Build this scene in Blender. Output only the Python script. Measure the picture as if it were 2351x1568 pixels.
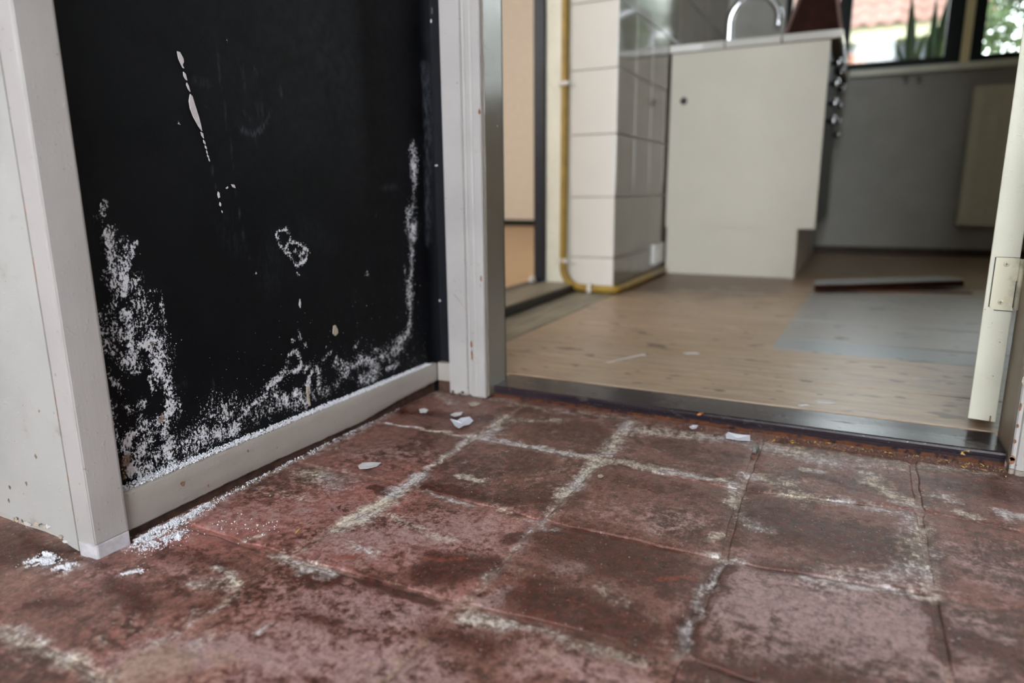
import bpy, bmesh, math, random
import numpy as np
from mathutils import Matrix, Vector, noise as mnoise

for o in list(bpy.data.objects):
    bpy.data.objects.remove(o, do_unlink=True)
scene = bpy.context.scene
col = scene.collection
rng = random.Random(7)
nrng = np.random.default_rng(11)

# ------------------------------------------------------------------ camera
# x runs along the doorsill, y runs along the black wall into the kitchen, z is up.
IMG_W, IMG_H, FOCAL = 2351.0, 1568.0, 1567.0
EYE = np.array([0.0, 0.0, 0.36])


def cam_dir(px, py):
    return np.array([px - IMG_W / 2, -(py - IMG_H / 2), -FOCAL])


_y = cam_dir(1974, 430); _y /= np.linalg.norm(_y)
_z = -cam_dir(1230, 8000); _z -= _z.dot(_y) * _y; _z /= np.linalg.norm(_z)
_x = np.cross(_y, _z)
ROT = np.stack([_x, _y, _z])

cam_data = bpy.data.cameras.new('camera')
cam = bpy.data.objects.new('camera', cam_data)
col.objects.link(cam)
cam_data.sensor_fit = 'HORIZONTAL'
cam_data.sensor_width = 36.0
cam_data.lens = FOCAL / IMG_W * 36.0
cam_data.clip_start = 0.02
cam_data.dof.use_dof = True
cam_data.dof.focus_distance = 0.80
cam_data.dof.aperture_fstop = 2.8
cam.matrix_world = Matrix([list(ROT[0]) + [EYE[0]], list(ROT[1]) + [EYE[1]], list(ROT[2]) + [EYE[2]], [0, 0, 0, 1]])
scene.camera = cam

# ------------------------------------------------------------------ world, daylight, exposure
world = bpy.data.worlds.new('overcast_sky'); scene.world = world
world.use_nodes = True
_bg = world.node_tree.nodes['Background']
_bg.inputs[0].default_value = (0.90, 0.95, 1.0, 1)
_bg.inputs[1].default_value = 11.0
vs = scene.view_settings
vs.view_transform = 'Standard'; vs.look = 'None'; vs.gamma = 1.0; vs.use_curve_mapping = False
vs.exposure = 0.12


def area_light(name, loc, rot, sx, sy, power, color=(1, 1, 1), portal=False):
    d = bpy.data.lights.new(name, 'AREA')
    d.shape = 'RECTANGLE'; d.size = sx; d.size_y = sy; d.energy = power; d.color = color
    if portal:
        d.cycles.is_portal = True
    o = bpy.data.objects.new(name, d); col.objects.link(o)
    o.location = loc; o.rotation_euler = rot
    return o


R90 = math.pi / 2
# daylight falling in through the glazed front of the hall, behind the viewer
area_light('hall_glazing_daylight', (0.55, -2.44, 1.35), (R90, 0, 0), 1.6, 1.9, 68, (0.95, 0.975, 1.0))
# daylight through the window of the neighbouring room
area_light('side_room_daylight', (-2.75, 0.47, 1.5), (R90, 0, 0), 1.1, 1.1, 40, (1.0, 0.94, 0.87))
# kitchen window: sky light sampled through the opening
area_light('kitchen_window_portal', (0.77, 4.2, 1.6), (-R90, 0, 0), 2.5, 1.4, 1, portal=True)

# ------------------------------------------------------------------ helpers: tags, meshes


def tag(o, label=None, cat=None, group=None, kind=None):
    if label: o['label'] = label
    if cat: o['category'] = cat
    if group: o['group'] = group
    if kind: o['kind'] = kind
    return o


def link(name, me, mat=None, parent=None, loc=None):
    o = bpy.data.objects.new(name, me)
    col.objects.link(o)
    if mat is not None and me is not None and len(me.materials) == 0:
        me.materials.append(mat)
    if parent is not None:
        o.parent = parent
        o.matrix_parent_inverse = parent.matrix_basis.inverted()
    if loc is not None:
        o.location = loc
    return o


def empty(name, loc=(0, 0, 0), rz=0):
    o = bpy.data.objects.new(name, None); col.objects.link(o)
    o.empty_display_size = 0.05
    o.location = loc; o.rotation_euler = (0, 0, rz)
    return o


def struct(o, label, cat):
    return tag(o, label, cat, kind='structure')


def mesh_of(name, verts, faces, smooth=False):
    me = bpy.data.meshes.new(name)
    me.from_pydata([tuple(v) for v in verts], [], [tuple(f) for f in faces])
    me.update()
    if smooth:
        me.polygons.foreach_set('use_smooth', [True] * len(me.polygons))
    return me


def boxes_mesh(name, boxes, bevel=0.0):
    """one mesh from (x0,x1,y0,y1,z0,z1) boxes; origin stays at the world origin"""
    bm = bmesh.new()
    for b in boxes:
        x0, x1, y0, y1, z0, z1 = b
        vs_ = [bm.verts.new(p) for p in ((x0, y0, z0), (x1, y0, z0), (x1, y1, z0), (x0, y1, z0),
                                         (x0, y0, z1), (x1, y0, z1), (x1, y1, z1), (x0, y1, z1))]
        for f in ((0, 3, 2, 1), (4, 5, 6, 7), (0, 1, 5, 4), (1, 2, 6, 5), (2, 3, 7, 6), (3, 0, 4, 7)):
            bm.faces.new([vs_[i] for i in f])
    if bevel > 0:
        bmesh.ops.bevel(bm, geom=list(bm.edges), offset=bevel, segments=2, affect='EDGES', profile=0.6)
    me = bpy.data.meshes.new(name); bm.to_mesh(me); bm.free()
    return me


def box(name, b, mat, parent=None, bevel=0.0):
    """box object with its origin at the centre of its base"""
    x0, x1, y0, y1, z0, z1 = b
    c = ((x0 + x1) / 2, (y0 + y1) / 2, z0)
    me = boxes_mesh(name, [(x0 - c[0], x1 - c[0], y0 - c[1], y1 - c[1], 0, z1 - z0)], bevel)
    o = link(name, me, mat)
    o.location = c
    if parent is not None:
        o.parent = parent
        o.matrix_parent_inverse = parent.matrix_basis.inverted()
    return o


def prism_mesh(name, poly, axis, a, b, bevel=0.0):
    """extrude a 2-D polygon along an axis. axis 'z': poly=(x,y); 'y': (x,z); 'x': (y,z)"""
    bm = bmesh.new()

    def P(p, t):
        return {'z': (p[0], p[1], t), 'y': (p[0], t, p[1]), 'x': (t, p[0], p[1])}[axis]
    A = [bm.verts.new(P(p, a)) for p in poly]
    B = [bm.verts.new(P(p, b)) for p in poly]
    n = len(poly)
    bm.faces.new(A); bm.faces.new(B[::-1])
    for i in range(n):
        bm.faces.new((A[i], B[i], B[(i + 1) % n], A[(i + 1) % n]))
    bmesh.ops.recalc_face_normals(bm, faces=bm.faces)
    if bevel:
        bmesh.ops.bevel(bm, geom=list(bm.edges), offset=bevel, segments=2, affect='EDGES')
    me = bpy.data.meshes.new(name); bm.to_mesh(me); bm.free()
    return me


def tube_mesh(name, pts, radius, seg=12, cap=True):
    pts = [Vector(p) for p in pts]
    rad = radius if isinstance(radius, (list, tuple)) else [radius] * len(pts)
    verts, faces = [], []
    up = Vector((0, 0, 1))
    prev = None
    for i, p in enumerate(pts):
        t = (pts[min(i + 1, len(pts) - 1)] - pts[max(i - 1, 0)]).normalized()
        if prev is None:
            ref = up if abs(t.dot(up)) < 0.95 else Vector((1, 0, 0))
            n = t.cross(ref).normalized()
        else:
            n = (prev - t * prev.dot(t)).normalized()
        prev = n
        b = t.cross(n)
        for k in range(seg):
            a = 2 * math.pi * k / seg
            verts.append(p + (n * math.cos(a) + b * math.sin(a)) * rad[i])
    for i in range(len(pts) - 1):
        for k in range(seg):
            k2 = (k + 1) % seg
            faces.append((i * seg + k, i * seg + k2, (i + 1) * seg + k2, (i + 1) * seg + k))
    if cap:
        faces.append(tuple(range(seg))[::-1])
        faces.append(tuple(range((len(pts) - 1) * seg, len(pts) * seg)))
    return mesh_of(name, verts, faces, True)


def lathe_mesh(name, prof, seg=20, axis='z'):
    verts, faces = [], []
    for r, h in prof:
        for k in range(seg):
            a = 2 * math.pi * k / seg
            c, s = r * math.cos(a), r * math.sin(a)
            verts.append({'z': (c, s, h), 'x': (h, c, s), 'y': (c, -h, s)}[axis])
    n = len(prof)
    for i in range(n - 1):
        for k in range(seg):
            k2 = (k + 1) % seg
            faces.append((i * seg + k, i * seg + k2, (i + 1) * seg + k2, (i + 1) * seg + k))
    faces.append(tuple(range(seg))[::-1]); faces.append(tuple(range((n - 1) * seg, n * seg)))
    return mesh_of(name, verts, faces, True)


# measured points: from the calibrated view onto the real surface they lie on
def _ray(px, py):
    return ROT @ cam_dir(px, py)


def fp(px, py, z=0.0):
    v = _ray(px, py); t = (z - EYE[2]) / v[2]
    q = EYE + t * v
    return float(q[0]), float(q[1])


WALL_X = -0.672


def wp(px, py, x=WALL_X):
    v = _ray(px, py); t = (x - EYE[0]) / v[0]
    q = EYE + t * v
    return float(q[1]), float(q[2])


def on_y(px, py, y):
    v = _ray(px, py); t = (y - EYE[1]) / v[1]
    q = EYE + t * v
    return float(q[0]), float(q[2])


def seg_dist(P, pts):
    """distance of the points P (n,2) to a polyline"""
    d = np.full(len(P), 1e9)
    pts = np.asarray(pts, float)
    if len(pts) == 1:
        return np.linalg.norm(P - pts[0], axis=1)
    for a, b in zip(pts[:-1], pts[1:]):
        ab = b - a
        t = np.clip(((P - a) @ ab) / max(ab @ ab, 1e-12), 0, 1)
        d = np.minimum(d, np.linalg.norm(P - (a + t[:, None] * ab), axis=1))
    return d


def stroke_mask(P, strokes, soft=2.2):
    m = np.zeros(len(P))
    for pts, w, s in strokes:
        d = seg_dist(P, pts)
        f = np.clip(1 - d / (w * soft), 0, 1)
        m = np.maximum(m, s * f ** 0.8)
    return m


def set_attr(me, name, arr):
    a = me.attributes.new(name, 'FLOAT', 'POINT')
    a.data.foreach_set('value', np.asarray(arr, np.float32))


# ------------------------------------------------------------------ helpers: materials
def srgb(r, g, b):
    f = lambda c: (c / 255 / 12.92) if c / 255 <= 0.04045 else ((c / 255 + 0.055) / 1.055) ** 2.4
    return (f(r), f(g), f(b), 1)


class NT:
    def __init__(self, name):
        self.m = bpy.data.materials.new(name); self.m.use_nodes = True
        self.t = self.m.node_tree
        self.b = self.t.nodes['Principled BSDF']
        self.geo = None

    def n(self, typ, **kw):
        nd = self.t.nodes.new(typ)
        for k, v in kw.items():
            setattr(nd, k, v)
        return nd

    def put(self, sock, v):
        if v is None:
            return
        if isinstance(v, bpy.types.NodeSocket):
            self.t.links.new(v, sock)
        else:
            sock.default_value = v

    def pos(self):
        if self.geo is None:
            self.geo = self.n('ShaderNodeNewGeometry')
        return self.geo.outputs['Position']

    def mapped(self, scale=(1, 1, 1), offset=(0, 0, 0), rot=(0, 0, 0), src=None):
        nd = self.n('ShaderNodeMapping')
        self.put(nd.inputs[0], src or self.pos())
        nd.inputs['Location'].default_value = offset
        nd.inputs['Rotation'].default_value = rot
        nd.inputs['Scale'].default_value = scale
        return nd.outputs[0]

    def noise(self, scale, detail=4, rough=0.55, vec=None, dist=0.0):
        nd = self.n('ShaderNodeTexNoise')
        self.put(nd.inputs['Vector'], vec or self.pos())
        nd.inputs['Scale'].default_value = scale
        nd.inputs['Detail'].default_value = detail
        nd.inputs['Roughness'].default_value = rough
        nd.inputs['Distortion'].default_value = dist
        return nd.outputs[0]

    def voronoi(self, scale, vec=None, feature='F1'):
        nd = self.n('ShaderNodeTexVoronoi', feature=feature)
        self.put(nd.inputs['Vector'], vec or self.pos())
        nd.inputs['Scale'].default_value = scale
        return nd.outputs['Distance']

    def attr(self, name):
        return self.n('ShaderNodeAttribute', attribute_name=name).outputs['Fac']

    def math(self, op, a, b=None, c=None, clamp=False):
        nd = self.n('ShaderNodeMath', operation=op, use_clamp=clamp)
        self.put(nd.inputs[0], a)
        self.put(nd.inputs[1], b)
        self.put(nd.inputs[2], c)
        return nd.outputs[0]

    def step(self, v, lo, hi, a=0.0, b=1.0):
        nd = self.n('ShaderNodeMapRange', interpolation_type='SMOOTHSTEP')
        self.put(nd.inputs[0], v)
        nd.inputs[1].default_value = lo; nd.inputs[2].default_value = hi
        nd.inputs[3].default_value = a; nd.inputs[4].default_value = b
        return nd.outputs[0]

    def mix(self, f, a, b, mode='MIX'):
        nd = self.n('ShaderNodeMix', data_type='RGBA', blend_type=mode)
        self.put(nd.inputs[0], f)
        self.put(nd.inputs[6], a); self.put(nd.inputs[7], b)
        return nd.outputs[2]

    def sep(self, v=None):
        nd = self.n('ShaderNodeSeparateXYZ'); self.put(nd.inputs[0], v or self.pos())
        return nd.outputs

    def rand(self):
        return self.n('ShaderNodeObjectInfo').outputs['Random']

    def bump(self, h, strength=0.3, dist=0.001, prev=None):
        nd = self.n('ShaderNodeBump')
        nd.inputs['Strength'].default_value = strength
        nd.inputs['Distance'].default_value = dist
        self.put(nd.inputs['Height'], h)
        if prev is not None:
            self.put(nd.inputs['Normal'], prev)
        return nd.outputs[0]

    def done(self, color=None, rough=None, normal=None, metal=None, spec=None):
        self.put(self.b.inputs['Base Color'], color)
        self.put(self.b.inputs['Roughness'], rough)
        self.put(self.b.inputs['Normal'], normal)
        self.put(self.b.inputs['Metallic'], metal)
        self.put(self.b.inputs['Specular IOR Level'], spec)
        return self.m


def simple_mat(name, c, rough=0.5, metal=0.0, vary=0.12, scale=30, bump=0.1, spec=0.5):
    t = NT(name)
    n = t.noise(scale, 5)
    dark = tuple(x * (1 - vary) for x in c[:3]) + (1,)
    lite = tuple(min(1, x * (1 + vary)) for x in c[:3]) + (1,)
    colr = t.mix(t.step(n, 0.3, 0.7), dark, lite)
    nb = t.bump(t.noise(scale * 6, 4), bump, 0.0005)
    return t.done(colr, rough, nb, metal, spec)


def paint_mat(name, c, dirt=srgb(120, 100, 82), rough=0.42, along='z', dirt_amt=1.0):
    """brushed oil paint with brush marks along one axis, faint grime and fly spots"""
    t = NT(name)
    sc = {'z': (1, 1, 0.06), 'x': (0.06, 1, 1), 'y': (1, 0.06, 1)}[along]
    brush = t.noise(420, 3, 0.6, t.mapped(sc))
    big = t.noise(7, 5)
    c2 = tuple(x * 0.88 for x in c[:3]) + (1,)
    colr = t.mix(t.step(big, 0.35, 0.7), c, c2)
    grime = t.step(t.noise(26, 7, 0.7), 0.60, 0.78)
    colr = t.mix(t.math('MULTIPLY', grime, 0.30 * dirt_amt), colr, dirt)
    spots = t.step(t.noise(150, 2, 0.4), 0.735, 0.77)
    colr = t.mix(t.math('MULTIPLY', spots, 0.75 * dirt_amt), colr, dirt)
    lumps = t.step(t.noise(190, 2, 0.5), 0.62, 0.78)
    nb = t.bump(brush, 0.22, 0.0006)
    nb = t.bump(lumps, 0.35, 0.0008, nb)
    return t.done(colr, rough, nb)


M = {}
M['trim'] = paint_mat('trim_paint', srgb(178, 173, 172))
M['trim_h'] = paint_mat('baseboard_paint', srgb(166, 158, 152), along='y')
M['panel'] = paint_mat('panel_paint', srgb(178, 176, 174), dirt_amt=1.3)
M['door'] = paint_mat('door_paint', srgb(206, 204, 188), srgb(125, 105, 60))
M['cream'] = paint_mat('cream_paint', srgb(230, 230, 216))
M['hall_dark'] = simple_mat('bounce_cut_dark', srgb(62, 60, 60), 0.7)  # for the unseen hall wall, dark to cut bounce light
M['plaster'] = simple_mat('white_plaster', srgb(205, 200, 194), 0.85, vary=.03, bump=0.3)
M['mullion'] = simple_mat('yellow_cream_paint', srgb(238, 222, 170), 0.4, vary=.03)
M['plaster_grey'] = simple_mat('grey_wall_paint', srgb(172, 170, 164), 0.7, vary=0.06, scale=8, bump=0.2)
M['ceiling'] = simple_mat('ceiling_paint', srgb(228, 226, 222), 0.9)
M['peach'] = simple_mat('peach_wall_paint', srgb(236, 224, 210), 0.9, vary=0.04)
M['chip_wood'] = simple_mat('bare_wood_chip', srgb(132, 92, 68), 0.8, vary=0.3, scale=200)
M['chip_white'] = simple_mat('bare_plaster', srgb(196, 188, 190), 0.85, vary=0.08, scale=200)
M['chip_beige'] = simple_mat('beige_plaster', srgb(170, 155, 140), 0.9, vary=0.15, scale=300)
M['dark_green'] = simple_mat('dark_green_paint', srgb(8, 22, 22), 0.45, spec=.2)
M['dark_navy'] = simple_mat('dark_blue_paint', srgb(32, 38, 50), 0.35)
M['dark_brown'] = simple_mat('dark_brown_wood', srgb(48, 20, 10), 0.7, vary=0.35, scale=20, spec=.15)
M['brown_edge'] = simple_mat('brown_edge_wood', srgb(104, 66, 52), 0.5, vary=0.2)
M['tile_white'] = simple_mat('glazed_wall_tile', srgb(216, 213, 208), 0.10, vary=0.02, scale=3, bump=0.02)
M['tile_shaded'] = simple_mat('glazed_tile_shaded', srgb(128, 118, 106), 0.10, vary=0.03, scale=3, bump=0.02)  # darker wall tile: the shade of the side face is put into the colour
M['tile_joint'] = simple_mat('tile_joint', srgb(186, 180, 170), 0.9)
M['cab'] = simple_mat('cabinet_paint', srgb(212, 205, 192), 0.45, vary=0.03, scale=4, bump=0.05)
M['cab_dark'] = simple_mat('dark_cabinet_front', srgb(30, 32, 42), 0.35)
M['chrome'] = simple_mat('chrome', (0.75, 0.76, 0.8, 1), 0.12, 1.0, vary=0.02, bump=0.0)
M['black'] = simple_mat('black_plastic', srgb(18, 18, 18), 0.4)
M['pipe'] = simple_mat('yellow_pipe_paint', srgb(156, 126, 50), 0.4, vary=0.15)
M['clip'] = simple_mat('white_plastic', srgb(214, 212, 208), 0.4)
M['radiator'] = simple_mat('radiator_enamel', srgb(216, 212, 192), 0.4, vary=0.03)
M['paper'] = simple_mat('white_paper', srgb(214, 216, 228), 0.8, vary=0.04)
M['flake'] = simple_mat('paint_flake', srgb(205, 202, 205), 0.7, vary=0.08)
M['salt'] = simple_mat('salt_powder', srgb(236, 236, 244), 0.9, vary=0.05, scale=400)
M['splinter'] = simple_mat('yellow_wood_splinter', srgb(190, 150, 80), 0.7, vary=0.2)
M['crumb'] = simple_mat('grit', srgb(120, 105, 92), 0.9, vary=0.4, scale=300)
M['steel'] = simple_mat('dull_steel', srgb(120, 116, 110), 0.4, 0.8)

# ------------------------------------------------------------------ floor-stain measurements (hall tiles)
F = lambda *pp: [fp(*p) for p in pp]
WHITE = [
    (F((1085, 1004), (1020, 1050), (960, 1095)), .006, .62), (F((965, 1090), (880, 1145), (775, 1214)), .0095, .82),
    (F((925, 1120), (830, 1190)), .013, .70), (F((765, 1215), (700, 1265)), .006, .35),
    (F((1382, 1055), (1340, 1095), (1290, 1140)), .009, .72), (F((1290, 1140), (1240, 1195), (1190, 1260)), .006, .45),
    (F((1190, 1260), (1110, 1340), (1060, 1385)), .007, .40),
    (F((885, 972), (985, 986), (1090, 1003)), .0035, .75), (F((1092, 1003), (1230, 1028), (1375, 1055)), .0115, .66),
    (F((1385, 1053), (1500, 1075), (1600, 1095), (1690, 1112)), .0080, .70), (F((1690, 1112), (1688, 1160)), .011, .62),
    (F((1448, 968), (1415, 1010), (1385, 1050)), .012, .60), (F((1160, 965), (1300, 965)), .010, .50),
    (F((1120, 995), (1165, 955)), .012, .60), (F((1455, 985), (1560, 1000), (1680, 1012)), .015, .52),
    (F((1740, 1022), (1820, 1040), (1910, 1062)), .019, .62), (F((1910, 1062), (2050, 1075), (2120, 1090)), .012, .46),
    (F((1712, 1092), (1760, 1105), (1815, 1112)), .013, .62), (F((1845, 1080), (1890, 1083)), .006, .70),
    (F((1990, 1090), (2030, 1125), (2090, 1160)), .013, .60), (F((1980, 1085), (2000, 1115)), .008, .62),
    (F((1790, 1132), (1900, 1148), (2000, 1165), (2095, 1188)), .012, .56), (F((2095, 1190), (2110, 1260), (2120, 1340)), .016, .50),
    (F((1840, 1325), (1960, 1345), (2130, 1372)), .0055, .70), (F((1900, 1340), (2030, 1330), (2110, 1310)), .020, .46),
    (F((2300, 1180), (2351, 1190)), .008, .74), (F((2205, 1178), (2235, 1185)), .006, .66), (F((2140, 1140), (2190, 1150)), .010, .5),
    (F((715, 1085), (780, 1112)), .022, .52), (F((1055, 1092), (1110, 1106)), .006, .66), (F((640, 1130), (720, 1150)), .010, .38),
    (F((640, 1272), (700, 1300), (760, 1318)), .008, .60), (F((490, 1300), (545, 1352)), .004, .62), (F((440, 1335), (530, 1345)), .009, .46),
    (F((1060, 1412), (1120, 1430), (1180, 1442)), .007, .68), (F((1200, 1440), (1350, 1480), (1480, 1525)), .006, .50),
    (F((0, 1440), (100, 1490), (240, 1560)), .007, .58), (F((540, 1370), (430, 1430), (330, 1490)), .006, .45),
    (F((870, 1170), (960, 1215)), .006, .50), (F((810, 1255), (860, 1270)), .008, .50), (F((985, 1230), (1045, 1235)), .008, .52),
    (F((1620, 1235), (1660, 1230)), .006, .55), (F((1700, 1190), (1740, 1215)), .012, .50), (F((1640, 1275), (1700, 1290)), .006, .6),
    (F((970, 1125), (1080, 1160)), .004, .60), (F((1120, 1150), (1200, 1190), (1270, 1215)), .006, .42),
    (F((2120, 1180), (2130, 1280), (2150, 1370)), .006, .42), (F((1660, 1290), (1600, 1400), (1560, 1500)), .005, .5),
    (F((300, 1255), (380, 1215), (470, 1165)), .014, .50), (F((470, 1170), (600, 1095), (760, 1020), (900, 950)), .010, .46),
    (F((70, 1290), (160, 1305)), .012, .45), (F((280, 1320), (330, 1300)), .004, .4), (F((560, 1240), (600, 1225)), .004, .55),
    (F((1160, 925), (1300, 945), (1440, 962)), .012, .46), (F((1460, 978), (1600, 996), (1740, 1018)), .014, .50), (F((1740, 1025), (2000, 1058), (2280, 1088)), .012, .46), (F((1000, 900), (1150, 918)), .012, .46),
    (F((450, 1475),), .010, .55), (F((590, 1445), (615, 1438)), .004, .66), (F((230, 1460), (240, 1475)), .004, .6),
    (F((1390, 1345), (1420, 1385)), .009, .40), (F((1000, 905), (1040, 925)), .010, .5),
]
DARK = [
    (F((985, 1318), (1110, 1300)), .020, .82), (F((1170, 1240), (1205, 1228)), .010, .75), (F((1000, 1270), (1090, 1290)), .016, .72),
    (F((1300, 1240), (1520, 1310)), .040, .80), (F((1250, 1370), (1440, 1450)), .036, .78), (F((1485, 1265), (1540, 1305)), .018, .9),
    (F((980, 1115), (1180, 1155)), .011, .82), (F((865, 1122), (900, 1133)), .009, .8), (F((1180, 1150), (1340, 1140)), .012, .55),
    (F((1740, 1190), (2040, 1260)), .040, .86), (F((1730, 1130), (1740, 1120)), .008, .85), (F((2170, 1110), (2351, 1140)), .026, .72),
    (F((930, 945), (1130, 965)), .018, .72), (F((1210, 1030), (1340, 1048)), .007, .6), (F((1230, 975), (1370, 990)), .018, .45),
    (F((1655, 1300), (1590, 1410), (1560, 1480)), .011, .85), (F((2145, 1385), (2165, 1500)), .009, .75), (F((2190, 1470), (2351, 1520)), .016, .8),  # first two strokes: seam cracks with their shadow painted in
    (F((1000, 1450), (1120, 1480)), .018, .55), (F((1620, 1540), (1950, 1560)), .014, .55), (F((260, 1340), (330, 1400)), .014, .62),
    (F((90, 1385), (150, 1390)), .014, .55), (F((840, 1330), (930, 1365), (1000, 1385)), .007, .75), (F((700, 1320), (760, 1335)), .012, .6),
    (F((690, 1410), (770, 1430)), .012, .6), (F((1760, 1300), (1850, 1310)), .014, .6), (F((2010, 1090), (2080, 1110)), .012, .4),
    (F((1830, 1085), (1980, 1110)), .016, .6), (F((0, 1260), (120, 1275)), .022, .9), (F((120, 1270), (250, 1300)), .006, .6),
    (F((730, 1200), (840, 1150)), .012, .35), (F((380, 1270), (520, 1290)), .014, .5), (F((2130, 1220), (2170, 1330)), .010, .6),
    (F((1400, 1100), (1600, 1140)), .030, .45), (F((1520, 1020), (1700, 1050)), .022, .45),
]
HAZE = [
    (F((520, 1190), (820, 1170)), .050, .50), (F((800, 1240), (1120, 1220)), .045, .66), (F((1720, 1370), (2080, 1440)), .055, .85),
    (F((700, 1400), (950, 1400)), .045, .60), (F((330, 1520), (520, 1490)), .022, .95), (F((1700, 1520), (1900, 1480)), .04, .45),  # second stroke: gloss sheen put into the colour
    (F((820, 1040), (960, 1045)), .030, .45), (F((1380, 1180), (1560, 1190)), .030, .45), (F((1290, 1295), (1330, 1300)), .012, .7),
    (F((2190, 1280), (2300, 1330)), .035, .50), (F((1000, 1400), (1080, 1400)), .02, .6), (F((1100, 1400), (1160, 1360)), .010, .8),
    (F((180, 1330), (420, 1300)), .03, .35), (F((600, 1500), (900, 1540)), .045, .7), (F((1250, 1510), (1450, 1560)), .03, .6),
    (F((1320, 1430), (1420, 1480)), .016, .6), (F((1890, 1200), (1980, 1230)), .02, .3),
]
ORANGE = [
    (F((975, 1290), (1075, 1280)), .003, .8), (F((760, 1273), (810, 1276)), .0028, .8), (F((1150, 1345), (1200, 1350)), .005, .5),
    (F((1520, 1330), (1590, 1328)), .005, .7), (F((1300, 1330), (1350, 1340)), .006, .4), (F((2000, 1070), (2050, 1075)), .008, .6),
    (F((480, 1240), (500, 1255)), .010, .45), (F((2120, 1085), (2240, 1100)), .010, .5),
]


PINK = [
    (F((450, 1220), (850, 1150)), .055, .75), (F((800, 1260), (1150, 1210)), .05, .65), (F((650, 1400), (950, 1380)), .05, .5), (F((350, 1520), (800, 1520)), .06, .55),
    (F((820, 1060), (960, 1070)), .04, .45), (F((1080, 1340), (1000, 1420)), .03, .5), (F((1250, 1530), (1500, 1560)), .03, .45), (F((1380, 1190), (1480, 1180)), .02, .4),
    (F((150, 1350), (400, 1300)), .04, .35), (F((1720, 1380), (2000, 1420)), .05, .15),
]


def floor_masks(me, verts):
    P = np.array([(v[0], v[1]) for v in verts])
    # wander the stroke outlines a little so that edges are irregular
    W = np.array([(mnoise.noise((x * 38, y * 38, 1.7)), mnoise.noise((x * 38, y * 38, 9.1))) for x, y in P]) * 0.009
    P = P + W
    set_attr(me, 'white', stroke_mask(P, WHITE, 2.0))
    set_attr(me, 'dark', stroke_mask(P, DARK, 1.7))
    set_attr(me, 'haze', stroke_mask(P, HAZE))
    set_attr(me, 'orange', stroke_mask(P, ORANGE))
    set_attr(me, 'pink', stroke_mask(P, PINK))


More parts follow.
